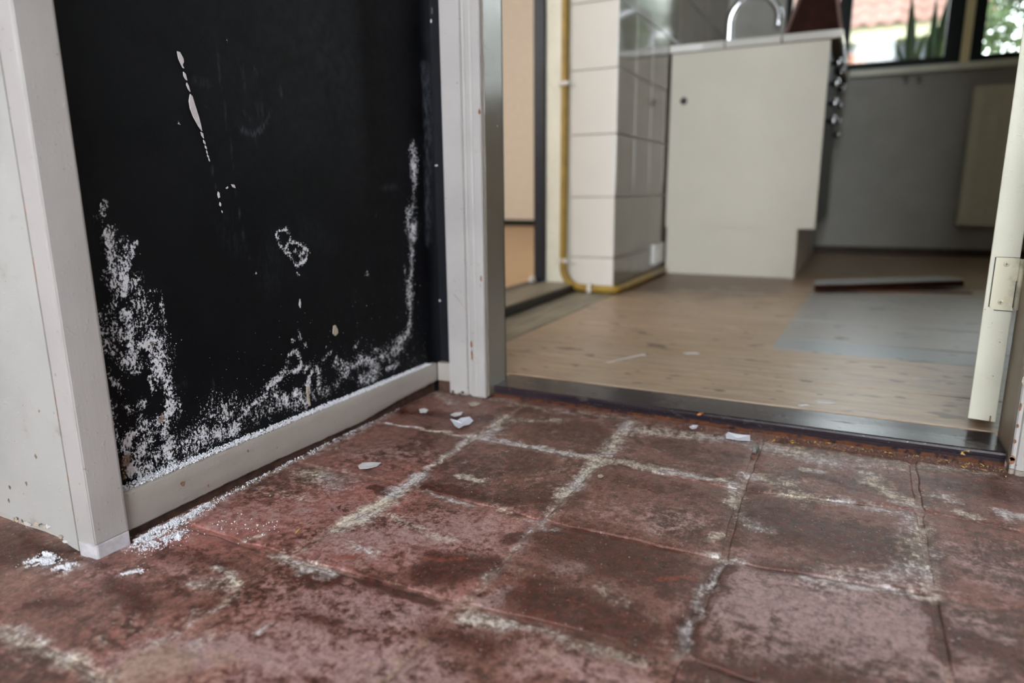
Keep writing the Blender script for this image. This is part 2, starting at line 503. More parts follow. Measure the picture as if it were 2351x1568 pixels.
def terracotta(name, grout=False):
    t = NT(name)
    n1 = t.noise(10, 8, 0.62, dist=0.6)
    n2 = t.noise(52, 8, 0.70)
    n3 = t.noise(300, 6, 0.70)
    n4 = t.noise(110, 6, 0.70, t.mapped((1, 1, 1), (2.3, 5.1, 0)))
    streak = t.noise(300, 5, 0.65, t.mapped((1, 0.10, 1), rot=(0, 0, math.radians(38))))
    rnd = t.rand()
    k = lambda n_, g_: t.math('MULTIPLY', t.math('SUBTRACT', n_, 0.5), g_)
    add = lambda *a: a[0] if len(a) == 1 else t.math('ADD', a[0], add(*a[1:]))
    # fired clay, browner and pinker patches
    a, b, c = srgb(82, 52, 44), srgb(128, 89, 80), srgb(168, 142, 142)
    if grout:
        a, b, c = srgb(98, 66, 56), srgb(140, 104, 94), srgb(168, 145, 134)
    mixv = add(k(n1, 1.6), k(n2, 1.5), k(n4, 0.8), k(rnd, 0.30))
    colr = t.mix(t.step(mixv, -0.20, 0.22), a, b)
    pk = t.step(add(t.attr('pink'), k(n2, 1.2), k(n4, .8)), 0.22, 0.70)
    colr = t.mix(t.math('MULTIPLY', pk, 0.85), colr, srgb(170, 110, 103))
    # pale mauve haze; the lavender gloss sheen at lower left is painted in
    hm = t.math('MULTIPLY', t.step(add(t.attr('haze'), k(n2, 1.7), k(n4, 1.2), k(n3, .6)), 0.26, 0.80), 0.80)
    colr = t.mix(hm, colr, c)
    # old varnish and damp, plus shadow painted along two seams
    dm = t.step(add(t.attr('dark'), k(n1, .8), k(n2, 1.9), k(n4, 1.3), k(n3, .9)), 0.36, 0.47)
    # general blotches of dirt and lime
    dg = t.step(add(k(t.noise(27, 9, 0.72, t.mapped((1, 1, 1), (7.1, 4.7, 0))), 2.4), k(n3, 1.0), k(n4, .8)), 0.14, 0.36)
    colr = t.mix(t.math('MULTIPLY', dg, t.step(t.attr('haze'), .1, .6, .55, .12)), colr, srgb(84, 48, 36))
    gl = t.step(add(k(t.noise(24, 9, 0.74, t.mapped((1, 1, 1), (3.1, 1.7, 0))), 2.4), k(n3, 1.2), k(n4, .8)), 0.18, 0.46)
    colr = t.mix(t.math('MULTIPLY', gl, t.step(t.attr('haze'), .1, .6, .58, .22)), colr, srgb(170, 152, 146))
    tn = t.step(add(k(t.noise(15, 9, 0.74, t.mapped((1, 1, 1), (1.1, 8.7, 0))), 2.2), k(n3, .8), k(n4, 1.2)), 0.05, 0.55)
    colr = t.mix(t.math('MULTIPLY', tn, 0.35), colr, srgb(140, 114, 102))
    st = t.step(streak, 0.52, 0.68)
    colr = t.mix(t.math('MULTIPLY', st, 0.16), colr, srgb(172, 138, 130))
    colr = t.mix(t.math('MULTIPLY', dm, 0.88), colr, t.mix(t.step(n4, .4, .6), srgb(60, 32, 25), srgb(82, 38, 27)))
    # orange bare clay
    om = t.step(add(t.attr('orange'), k(n3, 1.2), k(n4, .8)), 0.35, 0.62)
    colr = t.mix(t.math('MULTIPLY', om, 0.62), colr, srgb(142, 66, 46))
    # cement and salt crust: dense core, crumbling edge
    wa = t.attr('white')
    wm = t.step(add(wa, k(n3, 1.9), k(n4, 1.5), k(n2, 1.0), k(streak, .9)), 0.40, 0.74)
    wc = t.mix(t.step(n1, 0.42, 0.58), srgb(208, 199, 184), srgb(206, 204, 208))
    wf_ = t.math('MULTIPLY', wm, t.step(wa, 0.05, 0.55, 0.35, 0.86))
    ws_ = t.step(add(wa, k(n2, .9), k(n4, .9)), 0.16, 0.80, 0, .62)
    colr = t.mix(t.math('MAXIMUM', wf_, ws_), colr, wc)
    colr = t.mix(1.0, colr, t.mix(t.step(add(n3, n4), .82, 1.18), (.72, .70, .69, 1), (1.22, 1.20, 1.19, 1)), 'MULTIPLY')
    sp = t.step(t.noise(380, 1, 0.3), 0.715, 0.755)
    colr = t.mix(t.math('MULTIPLY', sp, 0.55), colr, srgb(196, 188, 182))
    rough = add(t.step(n2, 0.35, 0.65, 0.28, 0.50), t.math('MULTIPLY', dm, -0.06), t.math('MULTIPLY', wm, 0.35), t.math('MULTIPLY', gl, 0.15))
    nb = t.bump(n2, 0.45, 0.0030)
    nb = t.bump(streak, 0.25, 0.0007, nb)
    nb = t.bump(add(n3, n4, t.math('MULTIPLY', wm, 0.7)), 0.45, 0.0010, nb)
    return t.done(colr, rough, nb, spec=0.50)


M['terracotta'] = terracotta('terracotta_tile')
M['grout'] = terracotta('terracotta_grout', True)

# ------------------------------------------------------------------ hall floor: mortar bed and tiles
SILL_Y = 1.040
floor = struct(empty('floor_hall'), 'worn red terracotta tile floor of the hall', 'floor')


def grid_mesh(name, xs, ys, zf):
    nx, ny = len(xs), len(ys)
    V = [(x, y, zf(x, y)) for y in ys for x in xs]
    Fc = [(j * nx + i, j * nx + i + 1, (j + 1) * nx + i + 1, (j + 1) * nx + i) for j in range(ny - 1) for i in range(nx - 1)]
    return V, Fc


def nz(x, y, f, s=0.0):
    return mnoise.noise((x * f, y * f, s))


gx = np.arange(-0.90, 1.41, 0.006); gy = np.arange(0.05, 1.047, 0.006)
V, Fc = grid_mesh('mortar', gx, gy, lambda x, y: -0.0012 + 0.0012 * nz(x, y, 45) + 0.0008 * nz(x, y, 130, 3))
me = mesh_of('grout', V, Fc, True); floor_masks(me, V)
link('grout', me, M['grout'], floor)
link('subfloor', boxes_mesh('subfloor', [(-2.2, 2.6, -2.5, 1.04, -0.10, -0.012)]), M['grout'], floor)

XL = [-1.055, -0.865, -0.674, -0.482, -0.286, -0.094, 0.092, 0.280, 0.468, 0.656, 0.844, 1.032, 1.22, 1.408]
YL = [-0.298, -0.110, 0.078, 0.266, 0.465, 0.650, 0.832, 1.014]
JIT = {}
known = {(3, 5): (-.482, .837), (4, 5): (-.284, .829), (5, 5): (-.097, .815), (6, 5): (.093, .846), (3, 4): (-.470, .654), (4, 4): (-.287, .640),
         (5, 4): (-.088, .641), (6, 4): (.091, .659), (3, 3): (-.490, .460), (4, 3): (-.286, .467), (5, 3): (-.096, .482)}
for i, x in enumerate(XL):
    for j, y in enumerate(YL):
        JIT[i, j] = known.get((i, j - 1), (x + rng.uniform(-.004, .004), y + rng.uniform(-.004, .004)))
for i in range(len(XL) - 1):
    for j in range(len(YL) - 1):
        A, B, Cc, D = JIT[i, j], JIT[i + 1, j], JIT[i + 1, j + 1], JIT[i, j + 1]
        cx = (A[0] + Cc[0]) / 2; cy = (A[1] + Cc[1]) / 2
        if cx < -0.66 and cy > 0.36:
            continue
        near = cy > 0.1 and -0.8 < cx < 0.5
        N = 44 if near else 8
        gap = rng.uniform(.0026, .0042)
        w = 0.19
        tilt = (rng.uniform(-.006, .006), rng.uniform(-.006, .006)); dz = rng.uniform(-.0006, .0010)
        V = []
        us = [0.0, .012] + [k / (N - 2) for k in range(1, N - 2)] + [.988, 1.0]
        for v in us:
            for u in us:
                # inset for the joint, edges slightly wavy, corners worn round
                uu = gap / w + u * (1 - 2 * gap / w); vv = gap / w + v * (1 - 2 * gap / w)
                x = (A[0] * (1 - uu) + B[0] * uu) * (1 - vv) + (D[0] * (1 - uu) + Cc[0] * uu) * vv
                y = (A[1] * (1 - uu) + B[1] * uu) * (1 - vv) + (D[1] * (1 - uu) + Cc[1] * uu) * vv
                ex = max(0, abs(u - .5) - .44) / .06; ey = max(0, abs(v - .5) - .44) / .06
                x += (0.0022 * nz(y, i * 3.3, 30)) * min(1, ex); y += (0.0022 * nz(x, j * 5.1 + i, 30)) * min(1, ey)
                if ex > 0 and ey > 0:
                    k = 0.0016 * ex * ey
                    x -= math.copysign(k, u - .5); y -= math.copysign(k, v - .5)
                e = max(ex, ey)
                z = dz + tilt[0] * (x - cx) + tilt[1] * (y - cy) - 0.0009 * e ** 3 + 0.0010 * nz(x, y, 12, i) + 0.0004 * nz(x, y, 60, j)
                V.append([x, y, z])
        n = len(us)
        Fc = [(q * n + p, q * n + p + 1, (q + 1) * n + p + 1, (q + 1) * n + p) for q in range(n - 1) for p in range(n - 1)]
        # skirt down into the mortar
        rim = [p for p in range(n)] + [q * n + n - 1 for q in range(1, n)] + [(n - 1) * n + p for p in range(n - 2, -1, -1)] + [q * n for q in range(n - 2, 0, -1)]
        base = len(V)
        for r_ in rim:
            V.append([V[r_][0], V[r_][1], -0.010])
        L = len(rim)
        for k in range(L):
            Fc.append((rim[(k + 1) % L], rim[k], base + k, base + (k + 1) % L))
        V = [[a_ - cx, b_ - cy, c_] for a_, b_, c_ in V]
        me = mesh_of('floor_tile', V, Fc, True)
        floor_masks(me, [(a_ + cx, b_ + cy) for a_, b_, c_ in V])
        o = link('floor_tile', me, M['terracotta'], floor, (cx, cy, 0))

# ------------------------------------------------------------------ black wall with salt efflorescence
Wp = lambda *pp: [wp(*p) for p in pp]
EFF = [  # polyline on the wall, half width, strength
    (Wp((236, 468), (238, 500)), .003, .55), (Wp((226, 505), (240, 508)), .004, .50),
    (Wp((246, 532), (250, 560), (255, 610), (262, 650)), .0065, .68), (Wp((250, 620), (252, 655)), .007, .55),
    (Wp((290, 595), (288, 640), (282, 675)), .0042, .85), (Wp((282, 555), (280, 545)), .003, .6), (Wp((292, 558), (290, 570)), .003, .7), (Wp((309, 560), (298, 598)), .0032, .7),
    (Wp((275, 590), (278, 640)), .006, .60), (Wp((262, 680), (265, 715)), .006, .45),
    (Wp((305, 650), (320, 700), (335, 745)), .012, .52), (Wp((335, 745), (362, 790), (378, 830)), .011, .62), (Wp((368, 668), (374, 720), (380, 790)), .003, .55), (Wp((340, 668), (370, 670)), .003, .55),
    (Wp((235, 725), (240, 760), (248, 800)), .008, .48), (Wp((285, 720), (296, 722)), .005, .8), (Wp((296, 730), (298, 780), (305, 840)), .0050, .82), (Wp((262, 740), (265, 800)), .009, .5),
    (Wp((275, 760), (282, 775)), .008, .6), (Wp((325, 788), (348, 785)), .006, .85), (Wp((348, 788), (360, 830), (375, 870)), .007, .78),
    (Wp((290, 830), (310, 838)), .008, .72), (Wp((360, 850), (372, 868)), .008, .7), (Wp((345, 870), (350, 900)), .002, .6), (Wp((378, 870), (388, 900), (392, 940)), .0055, .80),
    (Wp((392, 940), (382, 965)), .004, .75), (Wp((362, 970), (385, 950)), .006, .85), (Wp((385, 970), (372, 995)), .006, .82), (Wp((409, 910), (414, 945), (405, 965)), .003, .6),
    (Wp((250, 840), (262, 880)), .005, .42), (Wp((255, 930), (262, 990), (268, 1040)), .004, .5), (Wp((270, 880), (275, 895)), .004, .5),
    (Wp((288, 935), (298, 945)), .004, .65), (Wp((308, 938), (330, 925)), .0045, .62), (Wp((318, 945), (322, 960)), .005, .5),
    (Wp((345, 975), (320, 983), (300, 1000), (286, 1025), (288, 1050)), .0060, .80), (Wp((335, 1010), (325, 1035), (310, 1060)), .0075, .76), (Wp((350, 985), (375, 1000), (385, 1015)), .006, .62),
    (Wp((298, 1072), (302, 1080)), .008, .85), (Wp((330, 1065), (345, 1075), (348, 1090), (335, 1100)), .0055, .85), (Wp((322, 1090), (328, 1105)), .006, .8),
    (Wp((380, 1030), (392, 1060), (385, 1085)), .009, .80), (Wp((360, 1050), (370, 1080)), .008, .62), (Wp((395, 1010), (400, 1030)), .008, .6),
    (Wp((400, 1045), (450, 1015), (520, 985)), .014, .60), (Wp((420, 1020), (470, 1000), (530, 990), (545, 985)), .010, .72), (Wp((440, 985), (470, 990)), .010, .6),
    (Wp((460, 965), (490, 952), (500, 955)), .0022, .62), (Wp((490, 925), (530, 935), (560, 950), (620, 935)), .014, .48), (Wp((500, 960), (570, 945), (640, 925)), .012, .52),
    (Wp((560, 940), (600, 915), (630, 900)), .009, .58), (Wp((612, 890), (640, 868), (650, 855)), .0045, .74), (Wp((648, 856), (680, 852), (690, 842)), .004, .84),
    (Wp((655, 845), (660, 815), (678, 806), (690, 822), (690, 842)), .0028, .66), (Wp((685, 760), (688, 780)), .003, .55), (Wp((670, 780),), .003, .75), (Wp((700, 792),), .003, .7),
    (Wp((625, 905), (640, 925), (665, 930), (700, 925)), .007, .64), (Wp((680, 900), (690, 915), (700, 930)), .007, .70), (Wp((650, 910), (660, 920)), .006, .7),
    (Wp((700, 845), (728, 845), (732, 880), (735, 905)), .006, .62), (Wp((715, 855), (706, 885), (720, 915)), .005, .68), (Wp((735, 832), (750, 815), (762, 808)), .003, .62),
    (Wp((745, 905), (770, 880), (790, 865)), .006, .52), (Wp((770, 832), (800, 845), (815, 838)), .007, .66), (Wp((820, 830), (850, 825), (865, 845), (860, 870), (830, 870)), .010, .60), (Wp((785, 860), (800, 850)), .007, .6),
    (Wp((850, 810), (870, 800), (900, 795)), .004, .5), (Wp((865, 820), (895, 815)), .007, .55), (Wp((895, 812), (920, 790), (935, 765)), .012, .66), (Wp((935, 765), (941, 730), (942, 700)), .006, .66),
    (Wp((890, 848), (905, 842), (912, 832)), .005, .7), (Wp((941, 700), (940, 660), (937, 645)), .010, .62), (Wp((942, 640), (945, 600), (944, 570)), .006, .66), (Wp((936, 660), (940, 690)), .006, .6),
    (Wp((946, 545), (947, 520)), .010, .88), (Wp((935, 520), (940, 480), (947, 468)), .010, .58), (Wp((948, 455), (950, 430)), .006, .55), (Wp((952, 415), (950, 380), (948, 345)), .009, .80), (Wp((943, 385), (945, 400)), .007, .6),
    (Wp((948, 340), (947, 328)), .005, .6), (Wp((927, 615), (930, 625)), .004, .5),
    # ring of salt round an old screw hole
    (Wp((640, 528), (655, 526), (664, 538), (668, 553), (655, 572), (645, 565), (637, 550), (635, 535), (640, 528)), .0018, .92),
    (Wp((668, 555), (690, 560), (704, 575), (702, 598), (690, 606), (680, 610), (672, 596), (655, 575)), .0022, .90), (Wp((680, 575), (688, 590), (695, 580)), .003, .72),
    (Wp((838, 622), (845, 622), (847, 632), (840, 634), (838, 624)), .0012, .62), (Wp((683, 626), (683, 632)), .0014, .95), (Wp((586, 628),), .0012, .95), (Wp((863, 490), (862, 494)), .0016, .5),
    (Wp((408, 281),), .0010, .85), (Wp((516, 88), (520, 92)), .0012, .55), (Wp((854, 155),), .0012, .5), (Wp((820, 790), (812, 798)), .0030, .55),
]
SCUFF = [
    (Wp((553, 294), (565, 304), (580, 308), (596, 301), (610, 283)), .0022, .62), (Wp((612, 280), (622, 255)), .0012, .35), (Wp((605, 275), (601, 240)), .0010, .35), (Wp((594, 275), (590, 235)), .0010, .3),
    (Wp((558, 255), (576, 277)), .0010, .35), (Wp((557, 150), (562, 205)), .0012, .3), (Wp((585, 155), (588, 175)), .0016, .32), (Wp((645, 200), (646, 225)), .0018, .40),
    (Wp((500, 100), (503, 168), (512, 220), (520, 280), (530, 340), (540, 415)), .0006, .38), (Wp((483, 372), (497, 432)), .0005, .55), (Wp((538, 435), (549, 490), (560, 550), (575, 605)), .0005, .48),
    (Wp((450, 185), (475, 192)), .003, .22), (Wp((440, 190), (447, 178)), .0008, .3), (Wp((455, 245), (480, 248)), .0006, .25), (Wp((585, 302), (588, 330)), .002, .15), (Wp((880, 432), (910, 428)), .003, .42),
    (Wp((390, 890), (430, 880)), .002, .25), (Wp((486, 868), (492, 895)), .0008, .5), (Wp((970, 150), (975, 260), (978, 420), (980, 560)), .004, .5), (Wp((630, 560), (615, 650)), .012, .10),
    (Wp((700, 520), (760, 560)), .01, .10), (Wp((520, 520), (540, 560)), .01, .10),
]


def black_wall_mat(name):
    t = NT(name)
    big = t.noise(14, 6, 0.6)
    n3 = t.noise(380, 4, 0.65, t.mapped((1, 1, 0.7)))
    n4 = t.noise(900, 3, 0.6)
    n2 = t.noise(80, 5, 0.65)
    colr = t.mix(t.step(big, 0.3, 0.75), srgb(5, 6, 10), srgb(11, 12, 17))
    scf = t.math('MULTIPLY', t.attr('scuff'), t.step(t.noise(220, 5, 0.7, t.mapped((1, 1, 0.35))), 0.38, 0.68))
    colr = t.mix(t.math('MULTIPLY', scf, 0.55), colr, srgb(112, 118, 130))
    dust = t.step(t.noise(520, 2, 0.5), 0.74, 0.80)
    colr = t.mix(t.math('MULTIPLY', dust, 0.25), colr, srgb(120, 120, 126))
    ev = t.math('ADD', t.attr('salt'), t.math('MULTIPLY', t.math('SUBTRACT', n3, 0.5), 2.5))
    ev = t.math('ADD', ev, t.math('MULTIPLY', t.math('SUBTRACT', n2, 0.5), 1.5))
    ev = t.math('ADD', ev, t.math('MULTIPLY', t.math('SUBTRACT', n4, 0.5), 0.9))
    em = t.math('MULTIPLY', t.step(ev, 0.49, 0.73), t.step(t.attr('salt'), 0.02, 0.2))
    sc = t.mix(t.step(n2, 0.55, 0.75), srgb(232, 233, 242), srgb(196, 190, 184))
    colr = t.mix(t.math('MULTIPLY', em, 0.92), colr, sc)
    br = t.step(t.math('ADD', t.attr('rust'), t.math('MULTIPLY', t.math('SUBTRACT', n3, 0.5), 0.8)), 0.4, 0.7)
    colr = t.mix(t.math('MULTIPLY', br, 0.8), colr, srgb(116, 84, 52))
    gr = t.step(t.math('ADD', t.attr('moss'), t.math('MULTIPLY', t.math('SUBTRACT', n2, 0.5), 0.4)), 0.35, 0.7)
    colr = t.mix(t.math('MULTIPLY', gr, 0.9), colr, srgb(96, 122, 16))
    rough = t.math('ADD', t.step(n2, 0.3, 0.7, 0.46, 0.58), t.math('MULTIPLY', em, 0.4), clamp=True)
    nb = t.bump(big, 0.25, 0.004)
    nb = t.bump(t.math('ADD', t.math('MULTIPLY', n4, 0.25), em), 0.6, 0.0009, nb)
    return t.done(colr, rough, nb, spec=0.14)


M['black_wall'] = black_wall_mat('black_wall_paint')
WALL_END = 1.030
ys = np.arange(0.385, WALL_END + .0001, 0.0030); zs = np.concatenate([np.arange(0.0, 0.70, 0.0030), [0.8, 1.0, 1.5, 2.0, 2.42]])
YY, ZZ = np.meshgrid(ys, zs)
P = np.stack([YY.ravel(), ZZ.ravel()], 1)
salt = stroke_mask(P + np.array([(nz(a, b, 90, 2), nz(a, b, 90, 6)) for a, b in P]) * .0030, EFF, 1.75)
scuff = stroke_mask(P, SCUFF)
rust = stroke_mask(P, [(Wp((288, 1062), (292, 1052)), .006, .8), (Wp((372, 958), (366, 965)), .003, .9), (Wp((285, 1095), (290, 1080)), .006, .6), (Wp((345, 785), (350, 792)), .002, .8), (Wp((268, 770), (270, 800)), .006, .5), (Wp((255, 960), (258, 1000)), .004, .5)])
moss = stroke_mask(P, [([(1.024, .20), (1.026, .13)], .004, .2)])
# the salt lifts the paint: slight relief
relief = 0.0016 * np.clip(salt, 0, 1) * (0.6 + 0.8 * np.array([nz(a, b, 160, 1) for a, b in P])) + 0.0012 * np.array([nz(a, b, 9, 4) for a, b in P])
# rounded towards the corner
relief += 0.012 * np.clip((P[:, 0] - (WALL_END - .02)) / .02, 0, 1) ** 2
V = [(WALL_X + r_, a, b) for (a, b), r_ in zip(P, relief)]
n = len(ys)
Fc = [(j * n + i, j * n + i + 1, (j + 1) * n + i + 1, (j + 1) * n + i) for j in range(len(zs) - 1) for i in range(n - 1)]
me = mesh_of('wall_left', V, Fc, True)
for nm, ar in (('salt', salt), ('scuff', scuff), ('rust', rust), ('moss', moss)):
    set_attr(me, nm, ar)
wall_left = struct(link('wall_left', me, M['black_wall']), 'black painted wall with white salt bloom above the baseboard', 'wall')
link('wall_core', boxes_mesh('wall_core', [(-0.868, WALL_X - 0.004, 0.385, 1.115, -.05, 2.42)]), M['plaster'], wall_left)

# flat chips where the black paint came off
CHIPS = [
    [(405, 118), (411, 120), (419, 135), (420, 142), (417, 150), (421, 157), (418, 156), (413, 146), (408, 135)],
    [(419, 165), (424, 170), (428, 185), (425, 183), (420, 175)], [(427, 190), (431, 197), (435, 211), (431, 206), (426, 195)],
    [(435, 216), (440, 222), (447, 245), (455, 270), (460, 290), (462, 301), (456, 293), (450, 283), (442, 268), (435, 250), (432, 232), (434, 220)],
    [(459, 303), (464, 306), (466, 318), (461, 311)], [(465, 321), (469, 326), (470, 332), (466, 328)],
    [(469, 334), (472, 337), (473, 343), (470, 340)], [(472, 345), (474, 348), (475, 354), (473, 351)], [(474, 355), (477, 358), (478, 363), (475, 360)], [(477, 363), (479, 365), (480, 371), (478, 368)],
    [(499, 440), (502, 443), (503, 453), (500, 455), (498, 447)], [(503, 464), (506, 468), (505, 474), (502, 471)], [(507, 483), (509, 485), (509, 489)],
    [(529, 423), (536, 424), (539, 432), (533, 430)], [(517, 432), (521, 428), (522, 431), (519, 434)],
    [(687, 686), (689, 695), (688, 707), (685, 700)],
]
for c in CHIPS:
    q = Wp(*c)
    cy = sum(a for a, b in q) / len(q); cz = sum(b for a, b in q) / len(q)
    o = link('paint_chip', prism_mesh('paint_chip', [(a - cy, b - cz) for a, b in q], 'x', 0, 0.0011), M['chip_white'], wall_left, (WALL_X + .0006, cy, cz))
for c in ([(764, 748), (768, 746), (773, 756), (774, 764), (768, 771), (763, 766)], [(703, 885), (706, 895), (708, 915), (711, 930), (708, 932), (704, 915), (702, 895)]):
    q = Wp(*c)
    cy = sum(a for a, b in q) / len(q); cz = sum(b for a, b in q) / len(q)
    link('plaster_chip', prism_mesh('plaster_chip', [(a - cy, b - cz) for a, b in q], 'x', 0, 0.0016), M['chip_beige'], wall_left, (WALL_X + .0006, cy, cz))


def grains_mesh(name, centers, sizes, flat=None):
    """many tiny faceted grains in one mesh"""
    base = np.array([(1, 0, 0), (-1, 0, 0), (0, 1, 0), (0, -1, 0), (0, 0, 1), (0, 0, -1)], float)
    tri = np.array([(0, 2, 4), (2, 1, 4), (1, 3, 4), (3, 0, 4), (2, 0, 5), (1, 2, 5), (3, 1, 5), (0, 3, 5)])
    n_ = len(centers)
    C_ = np.asarray(centers, float); S_ = np.asarray(sizes, float)
    an = nrng.uniform(0, 6.28, n_)
    st = nrng.uniform(.6, 1.5, (n_, 3))
    vv = base[None] * st[:, None, :] * S_[:, None, None]
    if flat is not None:
        vv = vv * np.asarray(flat)[None, None, :]
        ax = int(np.argmin(flat))
    else:
        ax = 2
    i1, i2 = [k for k in range(3) if k != ax]
    a1 = vv[:, :, i1] * np.cos(an)[:, None] - vv[:, :, i2] * np.sin(an)[:, None]
    a2 = vv[:, :, i1] * np.sin(an)[:, None] + vv[:, :, i2] * np.cos(an)[:, None]
    vv[:, :, i1] = a1; vv[:, :, i2] = a2
    vv = vv + C_[:, None, :]
    ff = (tri[None] + (np.arange(n_) * 6)[:, None, None]).reshape(-1, 3)
    vv = vv.reshape(-1, 3)
    me_ = bpy.data.meshes.new(name)
    me_.vertices.add(len(vv)); me_.vertices.foreach_set('co', vv.ravel())
    me_.loops.add(len(ff) * 3); me_.loops.foreach_set('vertex_index', ff.ravel().astype(np.int32))
    me_.polygons.add(len(ff)); me_.polygons.foreach_set('loop_start', np.arange(0, len(ff) * 3, 3, dtype=np.int32))
    me_.update(calc_edges=True); me_.validate()
    return me_


# salt crystals standing on the wall
cs, sz = [], []
for pts, w, s in EFF:
    pts = np.asarray(pts)
    L = max(0.002, float(np.sum(np.linalg.norm(np.diff(pts, axis=0), axis=1))) if len(pts) > 1 else 0.002)
    cnt = int((L + w) * w * 2 * 2.0e5 * max(0, s - .30) ** 1.2 * 1.7) + 2
    for _ in range(cnt):
        if len(pts) > 1:
            k = rng.randrange(len(pts) - 1); u = rng.random()
            p = pts[k] * (1 - u) + pts[k + 1] * u
        else:
            p = pts[0]
        p = p + nrng.normal(0, w * .95, 2)
        if p[0] < .41 or p[0] > WALL_END - .004 or p[1] < .05:
            continue
        # clump: keep only where a cell noise is high
        if nz(p[0], p[1], 160, 3) + 0.8 * nz(p[0], p[1], 420, 5) < 0.50 - 0.62 * s:
            continue
        cs.append((WALL_X + .0012 + rng.uniform(0, .0022) * s, p[0], p[1])); sz.append(rng.uniform(.0002, .00075) * (0.5 + .6 * s))
# loose spatter further out
for _ in range(420):
    u = rng.random()
    p = Wp((rng.uniform(400, 930), 0))[0]
    y_ = rng.uniform(.43, 1.0); z_ = .06 + abs(rng.gauss(0, .055))
    cs.append((WALL_X + .0012, y_, z_)); sz.append(rng.uniform(.0002, .0005))
o = link('salt_crystals', grains_mesh('salt_crystals', cs, sz, (.8, 1, 1)), M['salt'], wall_left)
tag(o, 'white salt crystals on the black paint', kind='stuff')

# ------------------------------------------------------------------ baseboard of the black wall
baseboard = struct(empty('baseboard_left'), 'off-white painted baseboard at the foot of the black wall', 'baseboard')
ys = np.arange(0.4085, 1.0175, 0.004)
prof_n = 9
V, Fc = [], []
for y in ys:
    zt = .0555 + .0006 * nz(y, 0, 12); zb = np.interp(y, [.41, .6, .8, .9, 1.02], [.0115, .0135, .0105, .018, .022]) + .0012 * nz(y, 3, 60) + .0006 * nz(y, 9, 200)
    xf = -.6605 + .0008 * nz(y, 5, 10)
    pr = [(WALL_X - .002, zt), (xf - .003, zt), (xf - .0012, zt - .0006), (xf, zt - .003), (xf, .040), (xf - .0002, .028), (xf, zb + .002), (xf - .0012, zb), (WALL_X - .002, zb)]
    V += [(a, y, b) for a, b in pr]
for i in range(len(ys) - 1):
    for k in range(prof_n):
        k2 = (k + 1) % prof_n
        Fc.append((i * prof_n + k, i * prof_n + k2, (i + 1) * prof_n + k2, (i + 1) * prof_n + k))
Fc += [tuple(range(prof_n))[::-1], tuple(range((len(ys) - 1) * prof_n, len(ys) * prof_n))]
me = mesh_of('board', V, Fc, True)
link('board', me, M['trim_h'], baseboard)
M['plinth'] = simple_mat('dark_stained_plinth', srgb(70, 46, 36), 0.7, vary=0.4, scale=90, bump=0.5)
box('plinth', (WALL_X - .002, -.6695, .409, 1.03, -.004, .024), M['plinth'], baseboard)
# grey salt crust lying on the top edge
cs, sz = [], []
for _ in range(5200):
    y = rng.uniform(.412, 1.0)
    k = 1.0 if y < .52 else (.75 if y < .75 else .5)
    x = WALL_X + .001 + rng.random() ** 1.5 * .0105
    cs.append((x, y, .0562 + abs(rng.gauss(0, .0014)) * k + max(0, (.003 - (x - WALL_X)) * .7))); sz.append(rng.uniform(.0003, .0010) * (.6 + .5 * k))
o = link('salt_crust', grains_mesh('salt_crust', cs, sz), M['salt'], baseboard)
tag(o, 'white powder lying on the top edge', kind='stuff')
cs, sz = [], []
for _ in range(700):
    y = rng.uniform(.42, 1.0); z = .056 - rng.random() ** 3 * .04
    cs.append((-.6603, y, z)); sz.append(rng.uniform(.0002, .0006))
o = link('paint_nubs', grains_mesh('paint_nubs', cs, sz, (.5, 1, 1)), M['trim_h'], baseboard); tag(o, kind='stuff')
# chips and scars
for px, py, s in ((418, 1110, 5), (478, 1115, 3), (569, 1035, 3)):
    y, z = wp(px, py, -.6603)
    q = [(math.cos(a) * s * .00045 * rng.uniform(.5, 1.1), math.sin(a) * s * .0007 * rng.uniform(.5, 1.1)) for a in np.linspace(0, 5.6, 8)]
    link('paint_chip', prism_mesh('paint_chip', q, 'x', 0, .0006), M['chip_wood'], baseboard, (-.6602, y, z))

# loose salt heaps and spill on the floor at the baseboard foot
def heap(name, strokes, label, cat, cnt, lump):
    cs_, sz_ = [], []
    tot = sum(s_ for _, _, s_ in strokes)
    for pts_, w_, s_ in strokes:
        pts_ = np.asarray(pts_)
        for _ in range(int(cnt * s_ / tot)):
            if len(pts_) > 1:
                k_ = rng.randrange(len(pts_) - 1); u_ = rng.random(); p_ = pts_[k_] * (1 - u_) + pts_[k_ + 1] * u_
            else:
                p_ = pts_[0]
            r_ = abs(rng.gauss(0, 1)); a_ = rng.uniform(0, 6.28)
            x_, y_ = p_[0] + w_ * r_ * math.cos(a_) * .8, p_[1] + w_ * r_ * math.sin(a_) * .8
            if x_ < -.668 and y_ > .40:
                if lump < .002:
                    continue
                x_ = -.668 + rng.random() ** .5 * .012
            if y_ > .360 and y_ < .412 and x_ < -.650:
                continue
            if nz(x_, y_, 150, 8) + .7 * nz(x_, y_, 420, 2) < -.30 + .30 * r_:
                continue
            h_ = lump * max(0, 1 - r_) * rng.random()
            cs_.append((x_, y_, .0007 + h_)); sz_.append(rng.uniform(.0002, .0009) * (1.15 - .25 * min(2, r_)))
    o_ = link(name, grains_mesh(name, cs_, sz_), M['salt'])
    return tag(o_, label, cat, kind='stuff')


